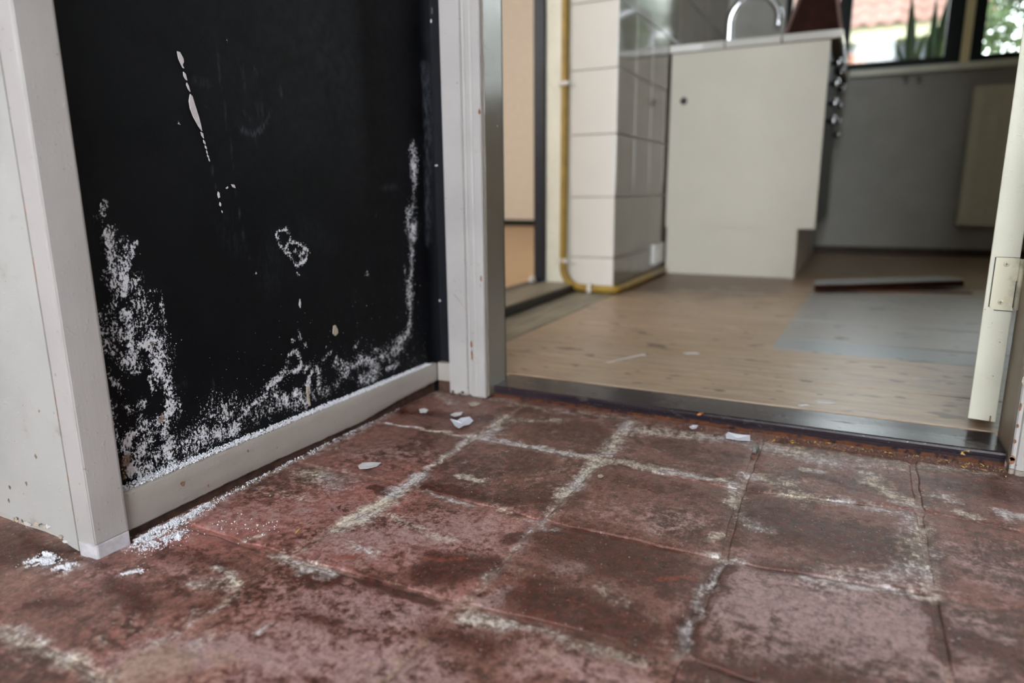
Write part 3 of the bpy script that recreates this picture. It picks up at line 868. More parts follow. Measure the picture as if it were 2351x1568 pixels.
heap('salt_powder', [(F((310, 1250), (370, 1218), (420, 1195)), .013, 1.0), (F((330, 1262), (420, 1225)), .014, .35), (F((420, 1195), (480, 1160)), .009, .45),
                     (F((340, 1235), (400, 1200)), .006, .6), (F((410, 1235),), .005, .12)], 'white salt powder heaped on the tiles at the baseboard foot', 'powder', 11000, .004)
heap('salt_powder', [(F((75, 1290), (125, 1288)), .011, 1.0), (F((138, 1306), (162, 1300)), .008, .7), (F((100, 1272), (120, 1278)), .006, .4)],
     'white salt powder below the flaking white panel edge', 'powder', 3400, .0022)
heap('salt_dust', [(F((480, 1160), (600, 1095), (700, 1045), (820, 985), (920, 935)), .010, 1.0), (F((500, 1200), (640, 1215)), .03, .10), (F((280, 1320), (330, 1310)), .006, .2)],
     'thin scatter of white salt dust along the tile edge', 'powder', 1700, .0008)

# ------------------------------------------------------------------ white post and panel at the near end of the black wall
PX = -.655
post = struct(empty('trim_1'), 'off-white painted corner post beside the black wall', 'post')
pr = [(-.6822, .371), (-.6565, .3705), (PX, .372), (PX + .0003, .390), (PX, .4065), (-.6565, .4085), (-.676, .4085), (-.684, .4085)]
link('post_body', prism_mesh('post_body', pr, 'z', .016, 2.42, .0008), M['trim'], post)
link('post_foot', prism_mesh('post_foot', [(-.683, .3715), (-.6562, .3712), (PX + .0006, .373), (PX + .0006, .4072), (-.683, .4075)], 'z', -.004, .0155, .0006),
     simple_mat('bare_grey_foot', srgb(188, 184, 190), 0.7, vary=.12, scale=120), post)
panel = struct(empty('wall_near_left'), 'white painted panel wall with flaking lower edge', 'wall')
xs = np.linspace(-1.6, -.6862, 120)
bot = [(x, float(np.interp(x, [-1.6, -.83, -.79, -.76, -.745, -.72, -.706, -.6862], [.020, .018, .014, .011, .021, .016, .005, .002])) + .0022 * nz(x, 0, 120) + .0012 * nz(x, 4, 300)) for x in xs]
link('panel_board', prism_mesh('panel_board', [(-1.6, 2.42), (-.6862, 2.42)][::1] + bot[::-1], 'y', .3725, .400), M['panel'], panel)
box('panel_back', (-1.6, -.684, .385, .405, -.01, 2.42), simple_mat('dark_panel_base', srgb(52, 42, 44), 0.8, vary=.4, scale=60, bump=.5), panel)  # dark sheet showing through the gap below the panel
# flakes curling off at the lower edge
for k in range(16):
    x = rng.uniform(-.80, -.690); z = float(np.interp(x, [b_[0] for b_ in bot], [b_[1] for b_ in bot]))
    s = rng.uniform(.002, .0045)
    q = [(math.cos(a) * s * rng.uniform(.5, 1.2), math.sin(a) * s * .6 * rng.uniform(.5, 1.2)) for a in np.linspace(0, 5.6, 8)]
    o = link('paint_flake', prism_mesh('paint_flake', q, 'y', -.0005, .0004), M['chip_beige'] if k % 3 else M['chip_white'], panel, (x, .3715, max(.003, z + rng.uniform(-.002, .003))))
    o.rotation_euler = (rng.uniform(-.5, .2), 0, rng.uniform(-.4, .4))
for px, py in ((82, 1048), (22, 1118), (20, 1150), (60, 1110)):
    x, z = on_y(px, py, .3722)
    q = [(math.cos(a) * .0022 * rng.uniform(.5, 1.2), math.sin(a) * .0028 * rng.uniform(.5, 1.2)) for a in np.linspace(0, 5.6, 8)]
    link('paint_chip', prism_mesh('paint_chip', q, 'y', 0, .0007), M['crumb'], panel, (x, .3722, z))
# bare wood showing in the joint between panel and post
box('joint_gap', (-.6860, -.6820, .3765, .39, .004, 2.42), M['chip_wood'], post)
for px, py, l in ((52, 483, .005), (75, 620, .012), (122, 915, .006), (130, 955, .006), (152, 1100, .003)):
    x, z = on_y(px, py, .371)
    box('bare_edge', (-.6856, -.6822, .3722, .377, z - l, z + l), M['chip_wood'], post, .0004)

# ------------------------------------------------------------------ door wall, jambs, architraves
DW0, DW1 = 1.030, 1.120
M['navy_wall'] = simple_mat('navy_black_wall_paint', srgb(18, 20, 27), 0.45, vary=.3, scale=60, bump=.3, spec=.35)
wall_door = struct(empty('wall_door'), 'door wall between hall and kitchen with a strip of black paint', 'wall')
box('wall_pier', (-.690, -.5725, DW0, DW1, 0, 2.42), M['navy_wall'], wall_door)
box('wall_pier', (.2205, 2.6, DW0, DW1, 0, 2.42), M['plaster'], wall_door)
box('wall_head', (-.5725, .2205, DW0, DW1, 2.06, 2.42), M['plaster'], wall_door)
# green algae and salt spots in the corner strip
def blob(name, x, z, w, h, mat, y=None, t=.0012):
    q = [(math.cos(a) * w * rng.uniform(.75, 1.15), math.sin(a) * h * rng.uniform(.8, 1.1)) for a in np.linspace(0, 5.9, 12)]
    return link(name, prism_mesh(name, q, 'y', -t, 0), mat, wall_door, (x, y or DW0 + .0002, z))
M['algae'] = simple_mat('green_algae', srgb(104, 130, 20), 0.7, vary=.4, scale=200, bump=.5)
M['algae_dark'] = simple_mat('dark_green_algae', srgb(48, 62, 18), 0.7, vary=.4, scale=200, bump=.5)
for (px, py, w, h, mt) in ((979, 700, .0038, .014, 'algae'), (977, 655, .0026, .014, 'algae_dark'), (984, 735, .0030, .018, 'algae_dark'), (976, 640, .0018, .007, 'algae')):
    x, z = on_y(px, py, DW0); blob('algae_streak', x, z, w, h, M[mt])
for (px, py, w, h) in ((977, 662, .003, .003), (976, 745, .003, .005), (997, 567, .0022, .003), (992, 25, .0016, .006), (990, 48, .0015, .003), (1002, 380, .003, .0015), (992, 345, .0018, .0024), (1003, 705, .003, .005), (1010, 690, .002, .002), (991, 215, .001, .006), (989, 240, .001, .004)):
    x, z = on_y(px, py, DW0); blob('salt_spot', x, z, w, h, M['flake'] if h < .0055 else M['steel'], t=.0008)

# left architrave: flat board, groove, rounded moulding, then the jamb
arch = struct(empty('trim_2'), 'off-white moulded door architrave next to the black wall', 'door trim')
pr = [(-.6345, 1.030), (-.6345, 1.0165), (-.6335, 1.0155), (-.599, 1.0150), (-.5975, 1.0165), (-.5965, 1.0215), (-.5895, 1.0215), (-.5885, 1.0160), (-.5870, 1.0145),
      (-.5790, 1.0140), (-.5770, 1.0155), (-.5755, 1.0155), (-.5740, 1.0140), (-.5615, 1.0140), (-.5600, 1.0155), (-.5600, 1.030)]
link('moulding', prism_mesh('moulding', pr, 'z', .002, 2.10), M['trim'], arch)
box('return_baseboard', (-.6605, -.635, 1.0175, 1.0305, .0225, .0560), M['trim_h'], arch, .0012)
box('return_plinth', (-.6605, -.635, 1.0195, 1.0305, -.002, .0225), M['plinth'], arch)
jamb_l = struct(empty('trim_3'), 'pale door jamb lining on the latch side of the doorway', 'door frame')
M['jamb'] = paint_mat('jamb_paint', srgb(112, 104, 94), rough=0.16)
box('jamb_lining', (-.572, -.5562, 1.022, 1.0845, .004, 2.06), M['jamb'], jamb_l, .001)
# a crack and chips on the architrave
link('crack', tube_mesh('crack', [(*[on_y(1042, 675, 1.0150)[0]], 1.0148, on_y(1042, 675, 1.015)[1]), (on_y(1062, 700, 1.015)[0], 1.0148, on_y(1062, 700, 1.015)[1]), (-.5968, 1.0148, on_y(1070, 712, 1.015)[1])], .0006, 5), M['chip_beige'], arch)
for px, py, w, h in ((1101, 257, .0022, .005), (1105, 640, .002, .006), (1085, 332, .0012, .0016), (1103, 655, .0014, .004), (1086, 765, .002, .003), (1083, 790, .0028, .006), (1084, 815, .002, .010)):
    x, z = on_y(px, py, 1.0145)
    q = [(math.cos(a) * w * rng.uniform(.6, 1.1), math.sin(a) * h * rng.uniform(.7, 1.1)) for a in np.linspace(0, 5.6, 8)]
    link('paint_chip', prism_mesh('paint_chip', q, 'y', -.0006, .0002), M['chip_wood'] if h > .004 else M['chip_beige'], arch, (min(x, -.561), 1.0140, z))
for k in range(10):
    x = rng.uniform(-.632, -.563); s = rng.uniform(.002, .005)
    q = [(math.cos(a) * s * rng.uniform(.5, 1.2), math.sin(a) * s * .6 * rng.uniform(.5, 1.2)) for a in np.linspace(0, 5.6, 7)]
    link('damp_chip', prism_mesh('damp_chip', q, 'y', -.0008, .0002), M['plinth'] if k % 2 else M['chip_beige'], arch, (x, 1.0142, rng.uniform(.002, .007)))

arch_r = struct(empty('trim_4'), 'chipped off-white architrave beside the open door', 'door trim')
pr = [(.2035, 1.034), (.2035, 1.0190), (.2050, 1.0175), (.2085, 1.0175), (.2100, 1.0150), (.2150, 1.0135), (.2200, 1.0150), (.2215, 1.0175), (.2300, 1.0175), (.2330, 1.0130), (.2800, 1.0130), (.2820, 1.0150), (.2820, 1.034)]
link('moulding', prism_mesh('moulding', pr, 'z', .006, 2.10), M['trim'], arch_r)
link('plinth_foot', prism_mesh('plinth_foot', [(a, b - .0004 if b < 1.03 else b) for a, b in pr], 'z', -.004, .0055), simple_mat('stained_foot', srgb(150, 140, 130), .8, vary=.3, scale=120, bump=.5), arch_r)
jamb_r = struct(empty('trim_5'), 'beige door jamb lining behind the hinge', 'door frame')
M['jamb_r'] = paint_mat('hinge_jamb_paint', srgb(168, 156, 142))
box('jamb_lining', (.2045, .2200, 1.024, 1.1195, .004, 2.06), M['jamb_r'], jamb_r, .001)
for px, py, w, h in ((2320, 835, .004, .008), (2316, 868, .003, .008), (2322, 825, .004, .003), (2308, 930, .0012, .006), (2312, 975, .0015, .003), (2302, 1010, .0016, .003), (2326, 780, .0015, .003), (2312, 1050, .004, .004), (2305, 1055, .004, .006)):
    x, z = on_y(px, py, 1.0170)
    q = [(math.cos(a) * w * rng.uniform(.6, 1.1), math.sin(a) * h * rng.uniform(.7, 1.1)) for a in np.linspace(0, 5.6, 9)]
    link('paint_chip', prism_mesh('paint_chip', q, 'y', -.0007, .0002), M['chip_wood'] if rng.random() < .6 else M['chip_beige'], arch_r, (max(x, .205), 1.0168, z))

# doorsill
M['sill'] = None
t = NT('dark_sill_varnish')
g = t.noise(60, 6, .6, t.mapped((.05, 1, 1)))
colr = t.mix(t.step(g, .3, .7), srgb(30, 24, 32), srgb(52, 42, 48))
wear = t.step(t.noise(38, 7, .7, t.mapped((.5, 1, 1))), .56, .70)
colr = t.mix(t.math('MULTIPLY', wear, .5), colr, srgb(92, 84, 80))
scr = t.step(t.noise(700, 3, .6, t.mapped((.25, 1, 1))), .66, .74)
colr = t.mix(t.math('MULTIPLY', scr, .6), colr, srgb(180, 172, 165))
zc = t.sep()[2]
bare = t.math('MULTIPLY', t.step(t.math('ADD', zc, t.math('MULTIPLY', t.math('SUBTRACT', t.noise(45, 6, .7), .5), .014)), .0056, .0040), t.step(t.noise(90, 5, .7), .36, .56))
colr = t.mix(t.math('MULTIPLY', bare, .85), colr, srgb(104, 62, 38))
nb = t.bump(g, .3, .0008); nb = t.bump(t.noise(300, 4), .15, .0005, nb)
M['sill'] = t.done(colr, t.step(wear, 0, 1, .27, .48), nb, spec=.32)
sill = struct(empty('trim_6'), 'dark varnished wooden doorsill between tiles and floorboards', 'doorsill')
ST = .0185
xs = np.arange(-.5655, .2065, .006)
V, Fc = [], []
for x in xs:
    w = .0006 * nz(x, 2, 18); pr = [(1.046, -.003), (1.0405 + w, -.003), (1.0400 + w, .0045), (1.0400 + w, .0095), (1.0385 + w, .0105), (1.0382 + w, .0150), (1.0395 + w, .0176), (1.0430 + w, ST), (1.085, ST + .0003), (1.1235, ST), (1.1235, -.003)]
    V += [(x, a, b) for a, b in pr]
pn = 11
for i in range(len(xs) - 1):
    for k in range(pn):
        k2 = (k + 1) % pn
        Fc.append((i * pn + k, (i + 1) * pn + k, (i + 1) * pn + k2, i * pn + k2))
Fc += [tuple(range(pn)), tuple(range((len(xs) - 1) * pn, len(xs) * pn))[::-1]]
link('sill_board', mesh_of('sill_board', V, Fc, False), M['sill'], sill)
x, z = on_y(2214, 1039, 1.038)
for k in range(5):
    q = [(rng.uniform(-.004, .004), rng.uniform(-.003, .003)) for _ in range(3)]
    link('paint_fleck', prism_mesh('paint_fleck', q, 'y', -.0005, .0003), M['splinter'], sill, (x + rng.uniform(-.003, .003), 1.0382, z + rng.uniform(-.003, .003)))

# ------------------------------------------------------------------ open door leaf with a painted hinge
TH = math.radians(9.5)
door = struct(empty('door_1', (.1665, 1.1165, 0), -TH), 'open cream painted door standing ajar into the kitchen', 'door')
DT = .0325
lb = boxes_mesh('door_leaf', [(0, DT, 0, .76, .0375, 2.04)], .0012)
o = bpy.data.objects.new('door_leaf', lb); col.objects.link(o); lb.materials.append(M['door']); o.parent = door
# hinge plate let into the edge: local x across the edge, z up
q = [(.0065, .2665), (.0325, .2665), (.0325, .1955), (.0125, .1955), (.0085, .1970), (.0065, .2010)]
hp = prism_mesh('hinge_plate', q, 'y', -.0012, .004)
t = NT('grimy_hinge_paint')
pos = t.n('ShaderNodeTexCoord').outputs['Object']
sx = t.sep(pos)
g1 = t.math('MULTIPLY', t.step(sx[0], .018, .032), t.step(t.noise(45, 4, .6, pos), .40, .75))
colr = t.mix(t.math('MULTIPLY', g1, .7), srgb(204, 200, 178), srgb(86, 72, 46))
colr = t.mix(t.step(t.noise(60, 5, .6, pos), .5, .8, 0, .3), colr, srgb(176, 156, 104))
M['hinge'] = t.done(colr, .4)
hg = bpy.data.objects.new('hinge_plate', hp); col.objects.link(hg); hp.materials.append(M['hinge']); hg.parent = door
grm = simple_mat('black_grime', srgb(36, 32, 28), .8)
for b in ((.0055, .0066, -.0013, .003, .199, .2665), (.012, .0325, -.0013, .003, .1945, .1955), (.0065, .0325, -.0013, .003, .2665, .2671), (.0318, .0327, -.0016, .003, .200, .236)):
    m_ = boxes_mesh('grime_line', [b]); m_.materials.append(grm)
    g_ = bpy.data.objects.new('grime_line', m_); col.objects.link(g_); g_.parent = door
for sxx, szz in ((.0185, .2065), (.0190, .2580)):
    m_ = lathe_mesh('screw', [(.0036, -.001), (.0036, .0006), (.0028, .0011), (.0001, .0011)], 14, 'y'); m_.materials.append(M['hinge'])
    s_ = bpy.data.objects.new('screw', m_); col.objects.link(s_); s_.parent = hg; s_.location = (sxx, -.0012, szz)
    m_ = boxes_mesh('screw_slot', [(-.0022, .0022, -.0014, -.0010, -.0003, .0003), (-.0003, .0003, -.00141, -.0010, -.0022, .0022)]); m_.materials.append(grm)
    k_ = bpy.data.objects.new('screw_slot', m_); col.objects.link(k_); k_.parent = hg; k_.location = (sxx, -.0012, szz)
m_ = boxes_mesh('bare_wood', [(.025, .027, -.0006, .001, .038, .046)]); m_.materials.append(M['chip_wood'])
b_ = bpy.data.objects.new('bare_wood', m_); col.objects.link(b_); b_.parent = door
kn = tube_mesh('hinge_knuckle', [(.0355, .001, .197), (.0355, .001, .265)], .0035, 10); kn.materials.append(M['hinge'])
k_ = bpy.data.objects.new('hinge_knuckle', kn); col.objects.link(k_); k_.parent = hg
hd = tube_mesh('door_handle', [(-.002, .70, 1.02), (-.05, .70, 1.02), (-.055, .69, 1.02), (-.055, .58, 1.02)], .008, 10); hd.materials.append(M['chrome'])
k_ = bpy.data.objects.new('door_handle', hd); col.objects.link(k_); k_.parent = door

# ------------------------------------------------------------------ kitchen floor of boards
KF = .020
t = NT('scraped_pine_boards')
info = t.rand()
pv = t.mapped((1, 1, 1))
off = t.n('ShaderNodeCombineXYZ'); t.put(off.inputs[0], t.math('MULTIPLY', info, 17.0)); t.put(off.inputs[2], t.math('MULTIPLY', info, 5.0))
va = t.n('ShaderNodeVectorMath', operation='ADD'); t.put(va.inputs[0], pv); t.put(va.inputs[1], off.outputs[0])
gv = t.mapped((.10, 1, 1), src=va.outputs[0])
grain = t.noise(75, 6, .65, gv, 1.2)
fine = t.noise(420, 4, .6, gv)
colr = t.mix(t.step(grain, .28, .72), srgb(146, 124, 104), srgb(182, 160, 138))
colr = t.mix(t.step(fine, .52, .66, 0, .35), colr, srgb(112, 90, 72))
colr = t.mix(t.step(info, 0, 1, 0, .25), colr, srgb(170, 144, 110))
xyz = t.sep()
# grey-blue remains of a painted field
edge = t.math('SUBTRACT', xyz[0], t.math('MULTIPLY', t.math('SUBTRACT', xyz[1], 1.545), .030))
pm = t.math('MULTIPLY', t.step(edge, -.1445, -.1395), t.step(xyz[1], 1.5440, 1.5460))
pm = t.math('MULTIPLY', pm, t.step(t.math('ADD', xyz[1], t.math('MULTIPLY', t.noise(6, 4), .9)), 3.35, 2.85))
worn = t.step(t.noise(120, 5, .65, t.mapped((.12, 1, 1))), .30, .66)
first = t.step(xyz[1], 1.665, 1.675)
pb = t.math('MULTIPLY', pm, t.math('SUBTRACT', 1.0, t.math('MULTIPLY', t.math('MULTIPLY', worn, first), .55)))
colr = t.mix(t.math('MULTIPLY', pb, .88), colr, srgb(136, 146, 154))
# brown glue in front of the cabinet, with shadow painted into it
gm = t.math('MULTIPLY', t.math('MULTIPLY', t.step(xyz[0], -.12, -.26), t.step(xyz[0], -.74, -.70)), t.step(t.math('ADD', xyz[1], t.math('MULTIPLY', t.math('SUBTRACT', t.noise(9, 5), .5), .6)), 2.10, 2.42))
colr = t.mix(t.math('MULTIPLY', gm, .78), colr, srgb(104, 76, 58))
gm2 = t.step(t.noise(5, 5, .6, t.mapped((.5, 1, 1), (3, 1, 0))), .55, .72)
colr = t.mix(t.math('MULTIPLY', gm2, .30), colr, srgb(150, 112, 62))
# dark nail spots and knots
kn_ = t.step(t.noise(19, 2, .45, t.mapped((.6, 1.1, 1), (1.3, .4, 0))), .672, .73)
colr = t.mix(t.math('MULTIPLY', kn_, .75), colr, srgb(70, 54, 40))
ns = t.step(t.noise(48, 1, .3, t.mapped((.55, 1, 1), (5, 2, 0))), .705, .75)
colr = t.mix(t.math('MULTIPLY', ns, .75), colr, srgb(62, 54, 46))
ws = t.step(t.noise(15, 3, .5, t.mapped((.4, 1, 1), (9, 5, 0))), .69, .73)
colr = t.mix(t.math('MULTIPLY', ws, .55), colr, srgb(212, 206, 196))
nb = t.bump(grain, .2, .001); nb = t.bump(fine, .15, .0004, nb)
M['boards'] = t.done(colr, t.step(pb, 0, 1, .40, .32), nb)
kfloor = struct(empty('floor_kitchen'), 'bare pine floorboards of the kitchen with grey-blue paint remains', 'floor')
box('joists', (-.86, 2.25, 1.1235, 4.06, -.10, KF - .016), M['plinth'], kfloor)
jy = [1.1240, 1.170] + [1.170 + .125 * k for k in range(1, 24)]
jy[-1] = 4.05
for a, b in zip(jy[:-1], jy[1:]):
    if a >= 4.05:
        continue
    b = min(b, 4.05)
    x_end = rng.uniform(.6, 1.9)
    for (x0, x1) in ((-.698, x_end), (x_end + .001, 2.2)):
        dz = rng.uniform(-.0008, .0004)
        box('floorboard', (x0, x1, a + .0013, b - .0013, KF - .016, KF + dz), M['boards'], kfloor, .0004)
t = NT('grey_border_board')
g = t.noise(60, 6, .6, t.mapped((1, .1, 1)))
M['border'] = t.done(t.mix(t.step(g, .3, .7), srgb(116, 110, 98), srgb(150, 142, 126)), .5, t.bump(g, .2, .001))
box('border_board', (-.838, -.700, 1.1245, 2.176, KF - .016, KF + .0006), M['border'], kfloor, .0009)
# loose paint smears on the boards
for pts, w in (([(1400, 832), (1440, 822), (1475, 815)], .007), ([(1580, 812), (1595, 811)], .010), ([(1880, 922), (1908, 925)], .008), ([(1840, 932), (1850, 930)], .005), ([(2100, 870), (2150, 875)], .006)):
    q = [fp(*p, KF) for p in pts]
    cx = sum(a for a, b in q) / len(q); cy = sum(b for a, b in q) / len(q)
    L_ = [(a - cx, b - cy + w * rng.uniform(.5, 1)) for a, b in q]; R_ = [(a - cx, b - cy - w * rng.uniform(.5, 1)) for a, b in q][::-1]
    link('paint_smear', prism_mesh('paint_smear', [(L_[0][0] - w, 0 + L_[0][1] - w)] + L_ + [(L_[-1][0] + w, L_[-1][1] - w)] + R_, 'z', 0, .0009), M['flake'], kfloor, (cx, cy, KF + .0002))

# ------------------------------------------------------------------ kitchen walls
M['kitchen_base'] = simple_mat('dark_brown_skirting', srgb(62, 44, 34), .6, vary=.3)
KY = 4.05
wall_back = struct(empty('wall_back'), 'grey painted kitchen wall below the window', 'wall')
WX0, WX1, WZ0, WZ1 = -.420, 1.95, .930, 2.28
box('wall_panel', (-.87, 2.3, KY, KY + .22, -.1, WZ0), M['plaster_grey'], wall_back)
box('wall_panel', (-.87, WX0, KY, KY + .22, WZ0, 2.42), M['plaster_grey'], wall_back)
box('wall_panel', (WX1, 2.3, KY, KY + .22, WZ0, 2.42), M['plaster_grey'], wall_back)
box('wall_panel', (WX0, WX1, KY, KY + .22, WZ1, 2.42), M['plaster_grey'], wall_back)
bb = struct(box('baseboard_back', (-.70, 2.2, KY - .014, KY, KF, KF + .036), M['kitchen_base'], None, .002), 'dark brown skirting under the grey kitchen wall', 'baseboard')
for px in (2078, 2108):
    x, z = on_y(px, 184, KY - .003)
    hk = link('wall_hook', tube_mesh('wall_hook', [(-.012, .001, .010), (.008, -.003, .012), (.012, -.005, 0), (-.004, -.005, -.010), (.012, -.001, -.014)], .0035, 8), M['black'], None, (x, KY - .0035, z))
    tag(hk, 'small black hook under the sill, ' + ('nearer the cabinet' if px < 2090 else 'nearer the radiator'), 'hook', 'hooks under the window sill')
wall_right = struct(box('wall_right', (2.2, 2.3, 1.12, 4.05, -.1, 2.42), M['brown_edge']), 'unseen kitchen wall opposite the tiled wall, coloured brown to cut bounce light', 'wall')  # out of view; brown chosen to cut bounce onto the tiled side

# wall between kitchen and the side room, doorway y 1.30..2.20
wall_side = struct(empty('wall_kitchen_left'), 'white tiled kitchen wall with a doorway to the side room', 'wall')
box('wall_pier', (-1.03, -.875, 1.031, 1.30, -.05, 2.42), M['plaster'], wall_side)
box('wall_head', (-1.03, -.875, 1.30, 2.20, 2.06, 2.42), M['plaster'], wall_side)
box('wall_pier', (-1.004, -.716, 2.216, 4.27, -.05, 2.42), M['tile_joint'], wall_side)
box('wall_pier', (-.868, -.716, 2.186, 2.22, -.05, 2.42), M['tile_joint'], wall_side)
zl = [KF, .138] + [.138 + .1985 * k for k in range(1, 12)]
tm = {}
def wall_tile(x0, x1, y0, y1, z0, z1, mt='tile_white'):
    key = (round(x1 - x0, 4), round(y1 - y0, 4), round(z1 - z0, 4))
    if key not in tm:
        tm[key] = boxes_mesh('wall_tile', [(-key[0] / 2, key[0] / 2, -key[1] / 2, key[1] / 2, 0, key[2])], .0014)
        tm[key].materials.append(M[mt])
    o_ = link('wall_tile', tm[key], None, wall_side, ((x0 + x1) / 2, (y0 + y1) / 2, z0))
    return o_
g = .0016
for z0, z1 in zip(zl[:-1], zl[1:]):
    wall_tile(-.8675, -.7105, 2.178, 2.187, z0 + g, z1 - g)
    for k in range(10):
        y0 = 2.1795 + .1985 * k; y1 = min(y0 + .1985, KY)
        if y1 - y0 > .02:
            wall_tile(-.7165, -.7085, y0 + g, y1 - g, z0 + g, z1 - g, 'tile_shaded')
# jamb of that doorway
jamb_s = struct(empty('trim_7'), 'cream and dark painted frame of the side room doorway', 'door frame')
box('jamb_board', (-.962, -.876, 2.196, 2.216, .046, 2.06), M['cream'], jamb_s, .002)
box('door_rebate', (-1.004, -.964, 2.188, 2.216, .046, 2.06), M['dark_navy'], jamb_s, .002)
thr = struct(empty('trim_8'), 'dark threshold under the side room doorway', 'doorsill')
box('threshold_board', (-1.03, -.842, 1.28, 2.195, -.02, .045), simple_mat('black_threshold', srgb(44, 40, 36), .4, vary=.2), thr, .002)
box('threshold_top', (-.965, -.846, 1.29, 2.19, .045, .0475), M['border'], thr, .001)
ds = lathe_mesh('door_stop', [(.012, 0), (.014, .006), (.010, .02), (.0005, .024)], 14)
tag(link('door_stop', ds, M['clip'], None, (-1.0, 2.165, .0450)), 'small white round door stop on the dark threshold', 'door stop')

# ------------------------------------------------------------------ side room seen through the doorway
M['room_boards'] = None
t = NT('warm_room_boards')
g = t.noise(50, 5, .6, t.mapped((.1, 1, 1)))
M['room_boards'] = t.done(t.mix(t.step(g, .3, .7), srgb(182, 150, 112), srgb(206, 176, 138)), .45, t.bump(g, .2, .001))
rfloor = struct(empty('floor_side_room'), 'warm wooden floorboards in the side room', 'floor')
RF = .040
box('joists', (-4.2, -1.031, .41, 5.9, -.1, RF - .012), M['plinth'], rfloor)
for k in range(26):
    y0 = 1.9 + .16 * k if k < 26 else 0
    if y0 > 5.78:
        break
    box('floorboard', (-4.15, -1.032, y0 + .001, min(y0 + .159, 5.79), RF - .012, RF), M['room_boards'], rfloor, .001)
box('floorboard_field', (-4.15, -1.032, .42, 1.899, RF - .012, RF), M['room_boards'], rfloor)
wsr = struct(empty('wall_side_room'), 'peach painted far wall of the side room', 'wall')
box('wall_panel', (-4.25, -1.03, 5.80, 5.95, -.1, 2.42), M['peach'], wsr)
box('wall_panel', (-1.032, -.875, 4.27, 5.95, -.1, 2.42), M['peach'], wsr)
box('wall_panel', (-1.032, -.87, .41, 1.031, -.1, 2.42), M['peach'], wsr)
box('wall_panel', (-4.35, -4.22, .41, 5.95, -.1, 2.42), M['peach'], wsr)
box('wall_panel', (-4.25, -3.35, .405, .415, -.1, 2.42), M['peach'], wsr)
box('wall_panel', (-2.15, -.87, .405, .415, -.1, 2.42), M['peach'], wsr)
box('wall_panel', (-3.35, -2.15, .405, .415, -.1, .90), M['peach'], wsr)
box('wall_panel', (-3.35, -2.15, .405, .415, 2.10, 2.42), M['peach'], wsr)
struct(box('baseboard_side_room', (-4.2, -1.04, 5.785, 5.80, RF, RF + .055), M['dark_green'], None, .002), 'dark green skirting at the foot of the peach wall', 'baseboard')

# ------------------------------------------------------------------ ceilings and hall shell (behind and beside the viewer)
struct(box('ceiling', (-4.4, 2.7, -2.6, 6.0, 2.42, 2.52), M['ceiling']), 'white ceiling over hall and kitchen', 'ceiling')
struct(box('wall_hall_right', (2.6, 2.7, -2.6, 1.12, -.1, 2.42), M['hall_dark']), 'unseen wall along the far side of the hall, darkened to cut bounce light', 'wall')  # out of view; dark colour chosen to cut bounce in the hall
struct(box('wall_hall_left', (-1.7, -1.6, -2.6, .42, -.1, 2.42), M['plaster']), 'white plaster wall beside the front glazing', 'wall')
wf = struct(empty('wall_front'), 'white plaster wall round the front glazing of the hall', 'wall')
box('wall_panel', (-1.7, -.25, -2.6, -2.5, -.1, 2.42), M['plaster'], wf)
box('wall_panel', (1.39, 2.7, -2.6, -2.5, -.1, 2.42), M['plaster'], wf)
box('wall_panel', (-.25, 1.39, -2.6, -2.5, -.1, .38), M['plaster'], wf)
box('wall_panel', (-.25, 1.39, -2.6, -2.5, 2.32, 2.42), M['plaster'], wf)


def glass_mat():
    m = bpy.data.materials.new('window_glass'); m.use_nodes = True
    nt = m.node_tree
    for nd in list(nt.nodes):
        nt.nodes.remove(nd)
    out = nt.nodes.new('ShaderNodeOutputMaterial'); mx = nt.nodes.new('ShaderNodeMixShader')
    tr = nt.nodes.new('ShaderNodeBsdfTransparent'); gl = nt.nodes.new('ShaderNodeBsdfGlossy'); fr = nt.nodes.new('ShaderNodeFresnel')
    gl.inputs['Roughness'].default_value = .02; fr.inputs['IOR'].default_value = 1.45
    tr.inputs[0].default_value = (.96, .98, .97, 1)
    nt.links.new(fr.outputs[0], mx.inputs[0]); nt.links.new(tr.outputs[0], mx.inputs[1]); nt.links.new(gl.outputs[0], mx.inputs[2])
    nt.links.new(mx.outputs[0], out.inputs[0])
    return m


M['glass'] = glass_mat()
w2 = struct(empty('window_2'), 'glazed front of the hall with white bars', 'window')
for x in (-.25, .55, 1.35):
    box('window_bar', (x, x + .04, -2.57, -2.51, .38, 2.32), M['trim'], w2, .003)
for z in (.38, 2.28):
    box('window_rail', (-.25, 1.39, -2.57, -2.51, z, z + .04), M['trim'], w2, .003)
for x in (-.21, .59):
    box('pane', (x, x + .76, -2.545, -2.541, .42, 2.28), M['glass'], w2)
w3 = struct(empty('window_3'), 'window of the side room with white frame', 'window')
for x in (-3.35, -2.77, -2.19):
    box('window_bar', (x, x + .04,   .420, .455, .90, 2.10), M['trim'], w3, .003)

for x in (-3.31, -2.73):
    box('pane', (x, x + .54, .433, .437, .90, 2.10), M['glass'], w3)

# ------------------------------------------------------------------ kitchen window
win = struct(empty('window_1'), 'dark green framed kitchen window with a cream mullion', 'window')
fy0, fy1 = KY - .004, KY + .055
box('window_sill', (-.095, 2.0, KY - .055, KY + .01, .898, .930), M['cream'], win, .004)
box('mullion', (.372, .410, KY - .012, KY + .075, .930, 2.28), M['mullion'], win, .004)


